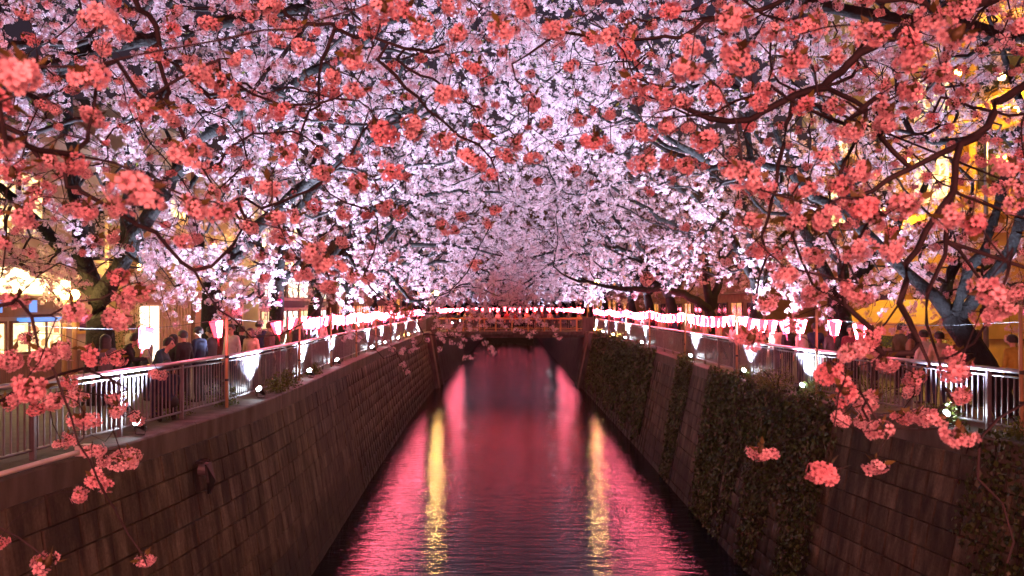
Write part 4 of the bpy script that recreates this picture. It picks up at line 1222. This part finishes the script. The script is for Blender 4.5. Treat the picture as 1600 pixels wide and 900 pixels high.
b = Bld(-1, -13.3, 33.6, 39.6, 8.0, M['tan'], 'tan tiled building on the left bank with a tall tan door and small wall lamps')
b.rect('balcony_grille', 33.7, 35.3, 2.75, 3.6, M['canvas'], .18)
for y in np.arange(33.8, 35.3, .22): b.rect('grille_bar', y, y + .06, 2.7, 3.7, M['timber'], .22, -.185)
b.rect('door', 35.4, 36.8, .02, 2.45, M['beige'], .05); b.rect('door_recess', 34.6, 35.2, .02, 2.4, M['timber'], .02)
for z in (.8, 1.5, 2.1): b.rect('tile_joint', 35.42, 36.78, z, z + .015, M['timber'], .053, -.049)
b.rect('window_band', 37.9, 39.3, .5, 2.2, M['glass_dark'], .04)
tx = bpy.data.curves.new('sign_letters', 'FONT'); tx.body = 'BIL'; tx.size = .42; tx.extrude = .02; tx.align_x = 'CENTER'
to = bpy.data.objects.new('sign_letters', tx); COL.objects.link(to)
dg_ = bpy.context.evaluated_depsgraph_get(); tm = bpy.data.meshes.new_from_object(to.evaluated_get(dg_), depsgraph=dg_); bpy.data.objects.remove(to)
tm.materials.clear(); tm.materials.append(M['white_wall'])
to = obj('sign_letters', tm, b.o)
to.location = Vector((-13.22, 36.0, TOP + 2.75)) - b.c; to.rotation_euler = (R(90), 0, R(90))
for y in (37.0, 37.6):
    wl_ = MB().tube([(0, 0, 0), (.16, 0, 0)], .03, 6); wl_.lathe([(.0, .12), (.1, .06), (.12, -.04), (.06, -.1), (0, -.1)], 10, (.22, 0, 0))
    o = wl_.build('wall_lamp', M['black'], b.o); o.location = Vector((-13.3, y, TOP + 1.5)) - b.c

b = Bld(-1, -13.0, 41.0, 56.0, 9.0, M['white_wall'], 'white building on the left bank with big glaring shop windows')
for i, y in enumerate(np.arange(41.3, 55.5, 2.45)):
    b.window(y, y + 2.2, .9, 1.9, M['lit_green'] if i % 3 == 0 else M['lit_cool'], M['bar_steel'], 'shop_window', 2)
    b.window(y, y + 2.2, 2.6, 4.6, M['lit_cool'] if i not in (1, 4) else M['glass_dark'], M['bar_steel'], 'upper_window', 2)
    b.window(y, y + 2.2, 5.2, 7.2, M['glass_dark'] if i % 2 else M['lit_warm'], M['bar_steel'], 'upper_window', 2)
b.rect('sign_band', 41.1, 55.9, 2.05, 2.45, M['navy'], .15)
for k, (px, py) in enumerate([(364, 468), (389, 467), (437, 470)]):
    o = MB().lathe([(.0, .085), (.045, .072), (.077, .035), (.085, 0), (.077, -.035), (.045, -.072), (.0, -.085)], 14).build('paper_ball', M['magenta'], None, True,
        label=['left', 'middle', 'right'][k] + 'most of three magenta paper balls hanging behind the left bank trees' if k != 1 else 'middle one of three magenta paper balls hanging behind the left bank trees', cat='decoration', group='magenta paper balls')
    o.location = at(px, py, 27)
b = Bld(-1, -12.6, 57.5, 82, 7.0, M['timber'], 'timber-fronted eatery far along the left bank, glowing orange')
for y in np.arange(58, 81, 3.2):
    b.window(y, y + 2.8, .7, 2.2, M['lit_orange'], M['timber'], 'window', 3)
    b.window(y, y + 2.8, 3.4, 5.2, M['lit_orange'] if int(y) % 2 else M['glass_dark'], M['timber'], 'upper_window', 2)
b = Bld(-1, -13.2, 84, 150, 11.0, M['tan'], 'tall tan block far beyond the bridge on the left bank')
for y in np.arange(86, 148, 5):
    for z in (1, 4.2, 7.4): b.window(y, y + 3, z, z + 2, M['lit_orange'] if (int(y) + int(z)) % 4 == 0 else M['glass_dark'])

for k, (y, z, w) in enumerate([(26.9, 3.4, 260), (33.5, 4.6, 260), (40.2, 5.2, 200)]):  # unseen lamps added for an amber glow along the left facades
    t = empty('wall_light', (-12.5, y, TOP + z), 0, ['nearest', 'middle', 'farthest'][k] + ' amber lamp added on an arm to warm the left bank buildings', 'lamp', 'added amber lamps on the left buildings')
    MB().tube([(0, 0, 0), (-.9, 0, .1)], .025, 6).build('arm', M['black'], t)
    MB().lathe([(0, .12), (.08, .09), (.11, 0), (.08, -.09), (0, -.12)], 12).build('bulb', M['bulb'], t, True)
    ld = bpy.data.lights.new('amber_lamp', 'POINT'); ld.energy = w; ld.color = (1.0, .55, .13); ld.shadow_soft_size = .14
    lo = bpy.data.objects.new('amber_lamp', ld); link(lo, t); lo.location = (.15, -.15, 0)
# right bank
M['amberlit'] = mat_noise('amberlit_render', (0.30, 0.19, 0.055), (0.42, 0.28, 0.09), 2, 0.85, 0, 0.3, (1, 1, 1), 40)  # amber lamplight put into the base colour of the wall
b = Bld(1, 17.0, 19.0, 44.5, 20.0, M['amberlit'], 'tall ochre building on the right bank with amber lamplight painted into its walls', 9)
for z in (5.2, 8.6, 12.0, 15.4):
    b.rect('floor_beam', 19.1, 44.4, z, z + .55, M['amberlit'], .9)
for y in np.arange(21, 44, 4.6):
    b.rect('pier', y - .3, y + .3, 0, 19.8, M['amberlit'], .35)
    for z in (1.0, 6.3, 9.7, 13.1):
        b.window(y + .7, y + 3.6, z, z + 2.0, M['glass_dark'] if (int(y) + int(z)) % 3 else M['lit_warm'], M['timber'], 'window', 2)
AMB = [(1497, 113), (1493, 222), (1417, 250), (1565, 120), (1380, 330)]
for k, (px, py) in enumerate(AMB):
    y = 15.2 * F / (px - 800); p = at(px, py, y)
    t = empty('wall_light', p, 0, ['topmost', 'middle', 'lower left', 'rightmost', 'lowest'][k] + ' amber lamp fixed to the tall right building', 'lamp', 'amber lamps on the tall building')
    MB().tube([(0, 0, 0), (1.8, 0, .1)], .025, 6).build('arm', M['black'], t)
    MB().lathe([(0, .12), (.08, .09), (.11, 0), (.08, -.09), (0, -.12)], 12).build('bulb', M['bulb'], t, True)
    ld = bpy.data.lights.new('amber_lamp', 'POINT'); ld.energy = 850; ld.color = (1.0, .48, .05); ld.shadow_soft_size = .14
    lo = bpy.data.objects.new('amber_lamp', ld); link(lo, t); lo.location = (-.05, -.2, 0)
b = Bld(1, 14.6, 46, 84, 8.0, M['brown'], 'brown building along the right bank glowing orange behind the lanterns', 8)
for i, y in enumerate(np.arange(47, 83, 3.6)):
    b.window(y, y + 2.6, .8, 2.4, M['lit_orange'] if i % 2 else M['glass_dark'], M['timber'], 'window', 2)
    b.window(y + .5, y + 1.6, 3.6, 4.9, M['glass_dark'] if i % 3 else M['lit_orange'], M['timber'], 'upper_window', 1)
b.rect('eave', 46.1, 83.9, 2.9, 3.05, M['timber'], .6)
b = Bld(1, 13.4, 86, 150, 11.0, M['brown'], 'brown block far beyond the bridge on the right bank')
for y in np.arange(88, 148, 5):
    for z in (1, 4.2, 7.4): b.window(y, y + 3, z, z + 2, M['lit_orange'] if (int(y) + int(z)) % 3 else M['glass_dark'])
mb = MB(); mb.tube([(x, 148, WZ - .05) for x in np.arange(-10, 10.1, 1.0)], 0.008, 4)  # lantern row added across the channel to brighten the far water
mb.build('lantern_wire', M['cable'], None, label='thin dark lantern wire added across the far river', cat='wire')
for x in np.arange(-9.5, 9.6, 1.0):
    lantern((x, 148, WZ - .08 - random.random() * .2), 0, (0, 0), False, 'small glowing lantern added across the far river to brighten its reflection', 'lanterns added across the far river')

# market stall with a yellow canvas roof, navy side sheet
st = empty('market_stall', (13.2, 25.5, TOP - .04), 0, 'food stall with a yellow canvas roof behind the right railing', 'stall')
mb = MB(); mb.add([(-1.6, -3.2, 1.62), (-1.6, 3.2, 1.62), (0, 3.2, 2.35), (0, -3.2, 2.35), (1.6, -3.2, 1.62), (1.6, 3.2, 1.62), (-1.6, -3.2, 1.22), (-1.6, 3.2, 1.22), (1.6, -3.2, 1.22), (1.6, 3.2, 1.22)],
    [(0, 1, 2, 3), (3, 2, 5, 4), (0, 6, 7, 1), (4, 5, 9, 8), (0, 3, 4), (1, 5, 2), (0, 4, 8, 6), (1, 7, 9, 5)]); mb.build('canvas_roof', M['canvas'], st)
for x in (-1.55, 1.55):
    for y in (-3.1, 3.1): MB().tube([(x, y, 0), (x, y, 1.66)], .025, 6).build('pole', M['steel'], st)
MB().box((-1.5, -3.0, 0), (-1.35, 2.9, .85)).build('counter', M['timber'], st)
MB().box((-1.35, 3.02, 0), (1.4, 3.06, 1.6)).build('side_sheet', M['navy'], st)
ld = bpy.data.lights.new('stall_lamp', 'POINT'); ld.energy = 160; ld.color = (1, .66, .22); ld.shadow_soft_size = .1
o = MB().lathe([(0, .06), (.05, .03), (.05, -.03), (0, -.06)], 8).build('bulb', M['bulb'], st); o.location = (0, 0, 1.7)
lo = bpy.data.objects.new('stall_lamp', ld); link(lo, st); lo.location = (0, -.1, 1.55)
o = MB().box((-1.1, -.03, 0), (1.1, .03, 1.7)).build('navy_screen', M['navy'], None, label='dark navy tarpaulin screen behind the clipped hedge on the right', cat='screen')
o.location = (13.0, 29.5, TOP - .04)

# lamp posts
M['globe'] = mat_emit('bright_globe', (1.0, 0.60, 0.13), 150)
def lamp_post(x, y, h, label, arm=0.0, lit=True, watt=300, mat='steel', bulbs=1, gs=1.0):
    t = empty('street_lamp', (x, y, TOP - .04), 0, label, 'street lamp')
    MB().tube([(0, 0, 0), (0, 0, h * .5), (0, 0, h)], [.07, .055, .045], 10).build('post', M[mat], t, True)
    if arm: MB().tube([(0, 0, h - .05), (arm * .6, 0, h + .12), (arm, 0, h + .1)], .03, 6).build('arm', M[mat], t)
    for k in range(bulbs):
        MB().lathe([(0, .11 * gs), (.07 * gs, .08 * gs), (.10 * gs, 0), (.07 * gs, -.08 * gs), (0, -.11 * gs)], 12, (arm, -.25 * k if k else 0, h + .02)).build('lamp_globe', M['globe'] if gs > 1 else M['bulb'], t, True)
        if lit:
            ld = bpy.data.lights.new('street_lamp_light', 'POINT'); ld.energy = watt; ld.color = (1, .62, .2); ld.shadow_soft_size = .12
            lo = bpy.data.objects.new('street_lamp_light', ld); link(lo, t); lo.location = (arm, -.1 - .12 * gs - .25 * k, h - .02)
lamp_post(-9.35, 17.1, 2.36, 'wooden post with glaring yellow bulb before the dark double trunk', 0, True, 55, 'bamboo')
lamp_post(-10.4, 18.6, 2.36, 'second bare yellow bulb on a post beside the lit shop', 0, True, 55, 'bamboo')
lamp_post(11.85, 20, 7.0, 'tall grey steel lamp post among amber blossoms at right', .9, True, 300)
lamp_post(6.9, 67.6, 4.2, 'yellow globe street lamp at the right end of the far bridge', .3, True, 500, gs=1.9)
lamp_post(-6.9, 67.6, 3.2, 'yellow globe street lamp at the left end of the far bridge', .5, True, 500, gs=1.9)
lamp_post(8.8, 84, 3.6, 'small yellow street lamp beyond the bridge on the right bank', -.6, True, 300)
lamp_post(-11.5, 40, 4.2, 'street lamp with yellow globe before the white building', .6, True, 250)
lamp_post(-9.8, 62, 3.4, 'yellow street lamp by the timber eatery on the left bank', .4, True, 300)

# ------------------------------------------------------------------ people
M['skin'] = mat_noise('skin', (0.50, 0.31, 0.22), (0.58, 0.37, 0.27), 8, 0.55, 0, 0)
M['hair'] = mat_noise('black_hair', (0.012, 0.010, 0.009), (0.03, 0.024, 0.02), 30, 0.45, 0, 0.4)
M['shoe'] = mat_noise('dark_shoe', (0.015, 0.014, 0.013), (0.03, 0.028, 0.026), 9, 0.5, 0, 0)
def cloth(name, c):
    if name not in M: M[name] = mat_noise(name, tuple(v * .75 for v in c), c, 12, 0.85, 0, 0.3)
    return M[name]
def figure(pose):
    """one continuous body from tapered limbs fused by a voxel remesh; returns (body mesh, hair mesh)"""
    caps = []
    def cap(a, b, r0, r1, tg): caps.append((np.array(a, float), np.array(b, float), r0, r1, tg))
    hip, ch, nk, hd = np.array([0, 0, .90]), np.array([0, 0, 1.24]), np.array([0, .01, 1.44]), np.array([0, .035, 1.565])
    fwd = 0.0
    if pose == 'lean': fwd = .22
    if pose == 'crouch':
        hip, ch, nk, hd = np.array([0, -.12, .42]), np.array([0, .02, .74]), np.array([0, .07, .93]), np.array([0, .12, 1.05])
    sh = lambda p: p + np.array([0, fwd * (p[2] - .9) / .6, -fwd * .18 * (p[2] - .9) / .6]) if fwd else p
    hip, ch, nk, hd = sh(hip), sh(ch), sh(nk), sh(hd)
    cap(hip + [-.07, 0, 0], hip + [.07, 0, 0], .125, .125, 2)
    cap(hip + [0, 0, .04], ch, .125, .15, 1); cap(ch + [-.07, 0, .04], ch + [.07, 0, .04], .125, .125, 1)
    S = ch + [0, -.005, .135]
    cap(S + [-.14, 0, 0], S + [.14, 0, 0], .062, .062, 1); cap(S, nk, .07, .05, 1); cap(nk - [0, 0, .02], hd - [0, .02, .05], .052, .05, 0)
    cap(hd + [0, -.018, .035], hd + [0, .012, -.045], .094, .064, 0); cap(hd + [0, .012, .02], hd + [0, .03, -.04], .075, .05, 0)
    cap(hd + [0, .085, .005], hd + [0, .108, -.025], .012, .017, 0)                       # nose
    for s in (-1, 1):
        cap(hd + [s * .092, -.01, .01], hd + [s * .092, -.01, -.025], .016, .012, 0)      # ear
        cap(hd + [s * .034, .075, .012], hd + [s * .036, .077, .012], .013, .013, 3)      # eye
        cap(hd + [s * .018, .088, -.06], hd + [0, .09, -.06], .008, .008, 4)              # lips
    for s in (-1, 1):
        sp = S + [s * .165, 0, -.01]
        if pose == 'photo': el, wr, hn = sp + [s * .05, .12, -.24], sp + [-s * .09, .30, .02], sp + [-s * .11, .33, .10]
        elif pose == 'lean': el, wr, hn = sp + [s * .06, .10, -.26], sp + [-s * .03, .34, -.24], sp + [-s * .10, .38, -.22]
        elif pose == 'crouch': el, wr, hn = sp + [s * .05, .12, -.24], sp + [-s * .05, .32, -.28], sp + [-s * .10, .37, -.27]
        elif pose == 'point' and s == 1: el, wr, hn = sp + [.13, .16, -.10], sp + [.15, .38, .08], sp + [.15, .46, .13]
        else: el, wr, hn = sp + [s * .06, -.02, -.28], sp + [s * .06, .06, -.50], sp + [s * .05, .09, -.59]
        cap(sp, el, .058, .046, 1); cap(el, wr, .045, .033, 1); cap(wr, hn, .027, .032, 0)
        d = hn - wr; d = d / np.linalg.norm(d); side_v = np.cross(d, [0, 0, 1.0] if abs(d[2]) < .9 else [0, 1.0, 0]); side_v /= np.linalg.norm(side_v)
        for k, (o_, L) in enumerate(((-.026, .055), (-.009, .07), (.009, .066), (.026, .05))):
            b0 = hn + side_v * o_ + d * .02; cap(b0, b0 + d * L * .6 + np.array([0, 0, -.01]), .0095, .009, 0); cap(b0 + d * L * .6 + np.array([0, 0, -.01]), b0 + d * L + np.array([0, .006, -.02]), .009, .008, 0)
        cap(wr + side_v * .02, wr + side_v * .05 + d * .05, .012, .010, 0)
        hp = hip + [s * .085, 0, -.02]
        if pose == 'crouch': kn, an = hip + [s * .12, .38, .06], np.array([s * .12, .16, .09])
        elif pose == 'walk': kn, an = hp + [0, s * .14, -.41], np.array([s * .09, s * .26 - .06, .10])
        else: kn, an = np.array([s * .095, .02, .49]), np.array([s * .10, -.02, .09])
        cap(hp, kn, .092, .062, 2); cap(kn, an, .062, .044, 2); cap(an + [0, -.03, -.035], an + [s * .02, .15, -.05], .042, .036, 5)
    mb = MB()
    for a, b2, r0, r1, tg in caps:
        L = np.linalg.norm(b2 - a); d = (b2 - a) / (L + 1e-9)
        pts, rs = [], []
        for q in (-1, -.85, -.5): pts.append(a + d * r0 * q); rs.append(max(.0015, r0 * math.sqrt(max(0, 1 - q * q))))
        pts.append(a); rs.append(r0); pts.append(b2); rs.append(r1)
        for q in (.5, .85, 1): pts.append(b2 + d * r1 * q); rs.append(max(.0015, r1 * math.sqrt(max(0, 1 - q * q))))
        mb.tube(pts, rs, 10)
    me = mb.mesh('body_raw', M['skin'])
    o = bpy.data.objects.new('body_raw', me); COL.objects.link(o)
    rm = o.modifiers.new('r', 'REMESH'); rm.mode = 'VOXEL'; rm.voxel_size = .013
    sm = o.modifiers.new('s', 'SMOOTH'); sm.factor = .5; sm.iterations = 2
    dc = o.modifiers.new('d', 'DECIMATE'); dc.ratio = .12
    dg = bpy.context.evaluated_depsgraph_get()
    body = bpy.data.meshes.new_from_object(o.evaluated_get(dg), depsgraph=dg)
    bpy.data.objects.remove(o)
    body.name = 'body'
    body.materials.clear()
    for k in ('skin', 'shoe', 'shoe', 'hair', 'skin', 'shoe'): body.materials.append(M[k])
    n = len(body.polygons); ce = np.zeros(n * 3, np.float32); body.polygons.foreach_get('center', ce); ce = ce.reshape(-1, 3)
    best = np.full(n, 9.0); tgs = np.zeros(n, int)
    for a, b2, r0, r1, tg in caps:
        d = b2 - a; t = np.clip(((ce - a) @ d) / (d @ d + 1e-9), 0, 1)
        dist = np.linalg.norm(ce - (a + t[:, None] * d), axis=1) - (r0 + (r1 - r0) * t)
        u = dist < best; best[u] = dist[u]; tgs[u] = tg
    body.polygons.foreach_set('material_index', tgs.astype(np.int32)); body.polygons.foreach_set('use_smooth', np.ones(n, bool))
    def hair(long):
        h = MB(); hb = MB()
        prof = []
        V, Fq = [], []
        nu, nv = 16, 8
        for j in range(nv + 1):
            for i in range(nu):
                a = 2 * math.pi * i / nu; front = math.sin(a)
                lim = 1.15 if front > .55 else (1.75 if front > 0 else 2.1)
                if long and front < .5: lim = 2.5
                ph = lim * j / nv
                r = .108 + .004 * math.sin(7 * a + 3 * j)
                z = math.cos(ph) * .118; rr = math.sin(min(ph, 1.75)) * r
                if long and ph > 1.7: z = math.cos(1.7) * .118 - (ph - 1.7) * .22
                V.append(Vector((rr * math.cos(a), rr * math.sin(a) * 1.08 - .012, z + .028)) + Vector(hd))
        for j in range(nv):
            for i in range(nu): Fq.append((j * nu + i, (j + 1) * nu + i, (j + 1) * nu + (i + 1) % nu, j * nu + (i + 1) % nu))
        h.add(V, Fq)
        return h.mesh('hair', M['hair'], True)
    return body, hair(False), hair(True), hd
FIG = {p: figure(p) for p in ('stand', 'photo', 'lean', 'point', 'walk', 'crouch')}
def person(loc, h, face, pose, top, legs, label, long=False, group=None, hairmat=None):
    body, hs, hl, hd = FIG[pose]
    o = bpy.data.objects.new('person', body); link(o)
    tag(o, label, 'person', group)
    o.location = loc; s = h / 1.68; o.scale = (s, s, s); o.rotation_euler = (0, 0, face)
    for k, mt in ((1, top), (2, legs)):
        o.material_slots[k].link = 'OBJECT'; o.material_slots[k].material = mt
    ho = bpy.data.objects.new('hair', hl if long else hs); link(ho, o)
    if hairmat: ho.material_slots[0].link = 'OBJECT'; ho.material_slots[0].material = hairmat
    return o
K = dict(black=cloth('black_coat', (.02, .02, .022)), navy=cloth('navy_coat', (.02, .03, .07)), teal=cloth('teal_jacket', (.02, .07, .09)), white=cloth('white_shirt', (.62, .60, .56)),
         cream=cloth('cream_top', (.55, .46, .32)), plaid=cloth('plaid_shirt', (.16, .10, .10)), maroon=cloth('maroon_jacket', (.16, .02, .03)), grey=cloth('grey_coat', (.12, .12, .13)),
         olive=cloth('olive_coat', (.10, .10, .04)), yellow=cloth('yellow_coat', (.55, .38, .06)), tan=cloth('tan_coat', (.34, .24, .14)), jean=cloth('jeans', (.03, .04, .08)))
brownhair = mat_noise('brown_hair', (0.05, 0.025, 0.012), (0.09, 0.05, 0.025), 30, 0.45, 0, 0.4)
GZ = TOP - .04
def pl(px, d): return Vector(((px - 800) / F * d, d, GZ))
PEOPLE = [
 (205, 21.0, 1.66, -.6, 'photo', 'cream', False, 'person in a cream top raising both hands beside the glowing doorway', brownhair),
 (217, 19.5, 1.58, -.2, 'stand', 'tan', True, 'long-haired person in a tan coat left of the glowing doorway', brownhair),
 (229, 18.0, 1.62, -.9, 'stand', 'white', False, 'person in a white shirt just right of the glowing doorway', None),
 (243, 15.2, 1.56, -1.5, 'lean', 'teal', False, 'person in a dark teal jacket leaning on the left railing in profile', None),
 (272, 17.6, 1.50, 2.6, 'stand', 'black', True, 'small person in black with long hair behind the left railing', None),
 (287, 17.0, 1.60, 1.2, 'stand', 'black', False, 'person in a black jacket looking right, left one of the pair by the trunk', None),
 (311, 17.8, 1.66, 1.3, 'stand', 'navy', False, 'person in a navy jacket by the forked trunk, right one of a pair', None),
 (262, 14.6, 1.60, .5, 'crouch', 'navy', False, 'person in navy crouching behind the left railing bars', None),
 (376, 21.0, 1.60, -.5, 'photo', 'black', False, 'person in black holding hands up right of the forked trunk', None),
 (392, 20.2, 1.56, 2.9, 'stand', 'cream', True, 'long-haired person in a cream top facing the river', None),
 (405, 22.5, 1.70, .4, 'stand', 'navy', False, 'tall person in navy standing behind the one in plaid', None),
 (421, 21.3, 1.70, -1.0, 'stand', 'plaid', False, 'person in a plaid shirt left of the hanging lantern', brownhair),
 (457, 25.5, 1.58, 2.8, 'stand', 'tan', True, 'person in a tan coat between the Y-forked trunk and a lantern', None),
 (465, 25.0, 1.68, 2.5, 'stand', 'black', False, 'person in black between two lanterns on the left bank', None),
 (486, 28.0, 1.62, 2.9, 'stand', 'grey', False, 'person in a grey coat right of the left bank lantern pole', None),
 (330, 19.2, 1.62, 1.5, 'photo', 'grey', False, 'person in a grey coat holding up both hands in front of the forked trunk', None),
 (346, 20.5, 1.55, -1.2, 'stand', 'maroon', True, 'person in a maroon jacket between forked trunk and hanging lantern', brownhair),
 (362, 19.8, 1.66, 2.8, 'stand', 'white', False, 'person in a white shirt right of the first lantern pole', None),
 (438, 23.2, 1.60, 2.7, 'photo', 'olive', True, 'person in an olive coat by the Y-forked trunk, hands raised', None),
 (502, 29.5, 1.60, 2.9, 'stand', 'white', True, 'person in a white top under the left lanterns past the pole', None),
 (190, 16.4, 1.60, -1.1, 'lean', 'black', False, 'person in black leaning on the left railing beside the double trunk', None),
 (165, 15.0, 1.58, .6, 'stand', 'grey', True, 'long-haired person in grey before the double trunk', None),
 (1188, 25.0, 1.66, 2.8, 'photo', 'navy', False, 'person in navy with raised hands left of the right bank lantern pole', None),
 (1330, 19.8, 1.64, 2.6, 'stand', 'maroon', False, 'person in a maroon jacket right of the right bank lantern pole', None),
 (1365, 19.0, 1.60, 1.9, 'stand', 'black', True, 'person in black before the dark navy screen', None),
 (1213, 23.0, 1.64, 2.2, 'stand', 'cream', True, 'person in a cream top under the right lantern string, leftmost there', None),
 (1232, 22.5, 1.60, .3, 'stand', 'black', True, 'person in black between two pale tops under the right lanterns', None),
 (1252, 21.5, 1.62, .6, 'stand', 'white', False, 'person in a white shirt under the right lantern string', None),
 (1274, 21.8, 1.66, -.3, 'stand', 'navy', False, 'person in navy right of the white shirt under the lanterns', None),
 (1300, 21.0, 1.60, .2, 'walk', 'grey', True, 'person in grey walking behind the right bank lantern pole', None),
 (1408, 19.0, 1.72, -1.3, 'stand', 'olive', False, 'person in olive in profile above the hedge on the right', None),
 (1425, 18.6, 1.62, .8, 'stand', 'tan', True, 'long-haired person in a tan coat beside the olive coat', None),
 (1444, 17.4, 1.60, .2, 'stand', 'white', False, 'person in a white shirt seen from behind, left one of two', None),
 (1468, 17.0, 1.58, -.2, 'stand', 'cream', False, 'person in a cream shirt seen from behind, right one of two', None),
 (1503, 15.8, 1.62, .1, 'stand', 'maroon', False, 'person in a maroon jacket with a white printed patch on the back', brownhair),
 (1527, 16.8, 1.62, .4, 'stand', 'tan', True, 'person in a tan coat beside the leaning trunk', brownhair),
 (1583, 15.6, 1.56, .2, 'point', 'yellow', False, 'person in a yellow coat right of the leaning trunk', None)]
for (px, d, h, face, pose, col, long, lab, hm) in PEOPLE:
    p_ = person(pl(px, d), h, face, pose, K[col], K['jean'] if col in ('white', 'cream', 'plaid', 'teal') else K['black'], lab, long, 'onlookers on the banks', hm)
    if col == 'maroon':
        mb = MB(); mb.add([(-.085, -.152, 1.20), (.085, -.152, 1.20), (.085, -.146, 1.33), (-.085, -.146, 1.33)], [(0, 1, 2, 3)]); mb.build('printed_patch', K['white'], p_)
cols = ['black', 'navy', 'grey', 'tan', 'white', 'maroon', 'olive', 'cream']
for i in range(16):
    person((-5.6 + i * .74 + random.uniform(-.2, .2), 68 + random.uniform(-.6, 1.6), TOP - .02), random.uniform(1.55, 1.76), random.uniform(2.6, 3.7), random.choice(['stand', 'photo', 'lean', 'stand']), K[random.choice(cols)], K['black'],
           'tiny dark figure in the crowd on the far bridge', random.random() < .4, 'crowd on the far bridge')
for side in (-1, 1):
    for i in range(14):
        y = 27 + i * 2.6 + random.uniform(-.8, .8)
        cc = random.choice(cols)
        person((fence_x(side, y) + side * random.uniform(.6, 1.6), y, GZ), random.uniform(1.55, 1.75), random.uniform(0, 6.28), random.choice(['stand', 'walk', 'photo']), K[cc], K['black'],
               f'{ordinal(i)} strolling figure from the near end behind the {"left" if side < 0 else "right"} railing, in {cc}', random.random() < .5, f'crowd along the {"left" if side < 0 else "right"} side')
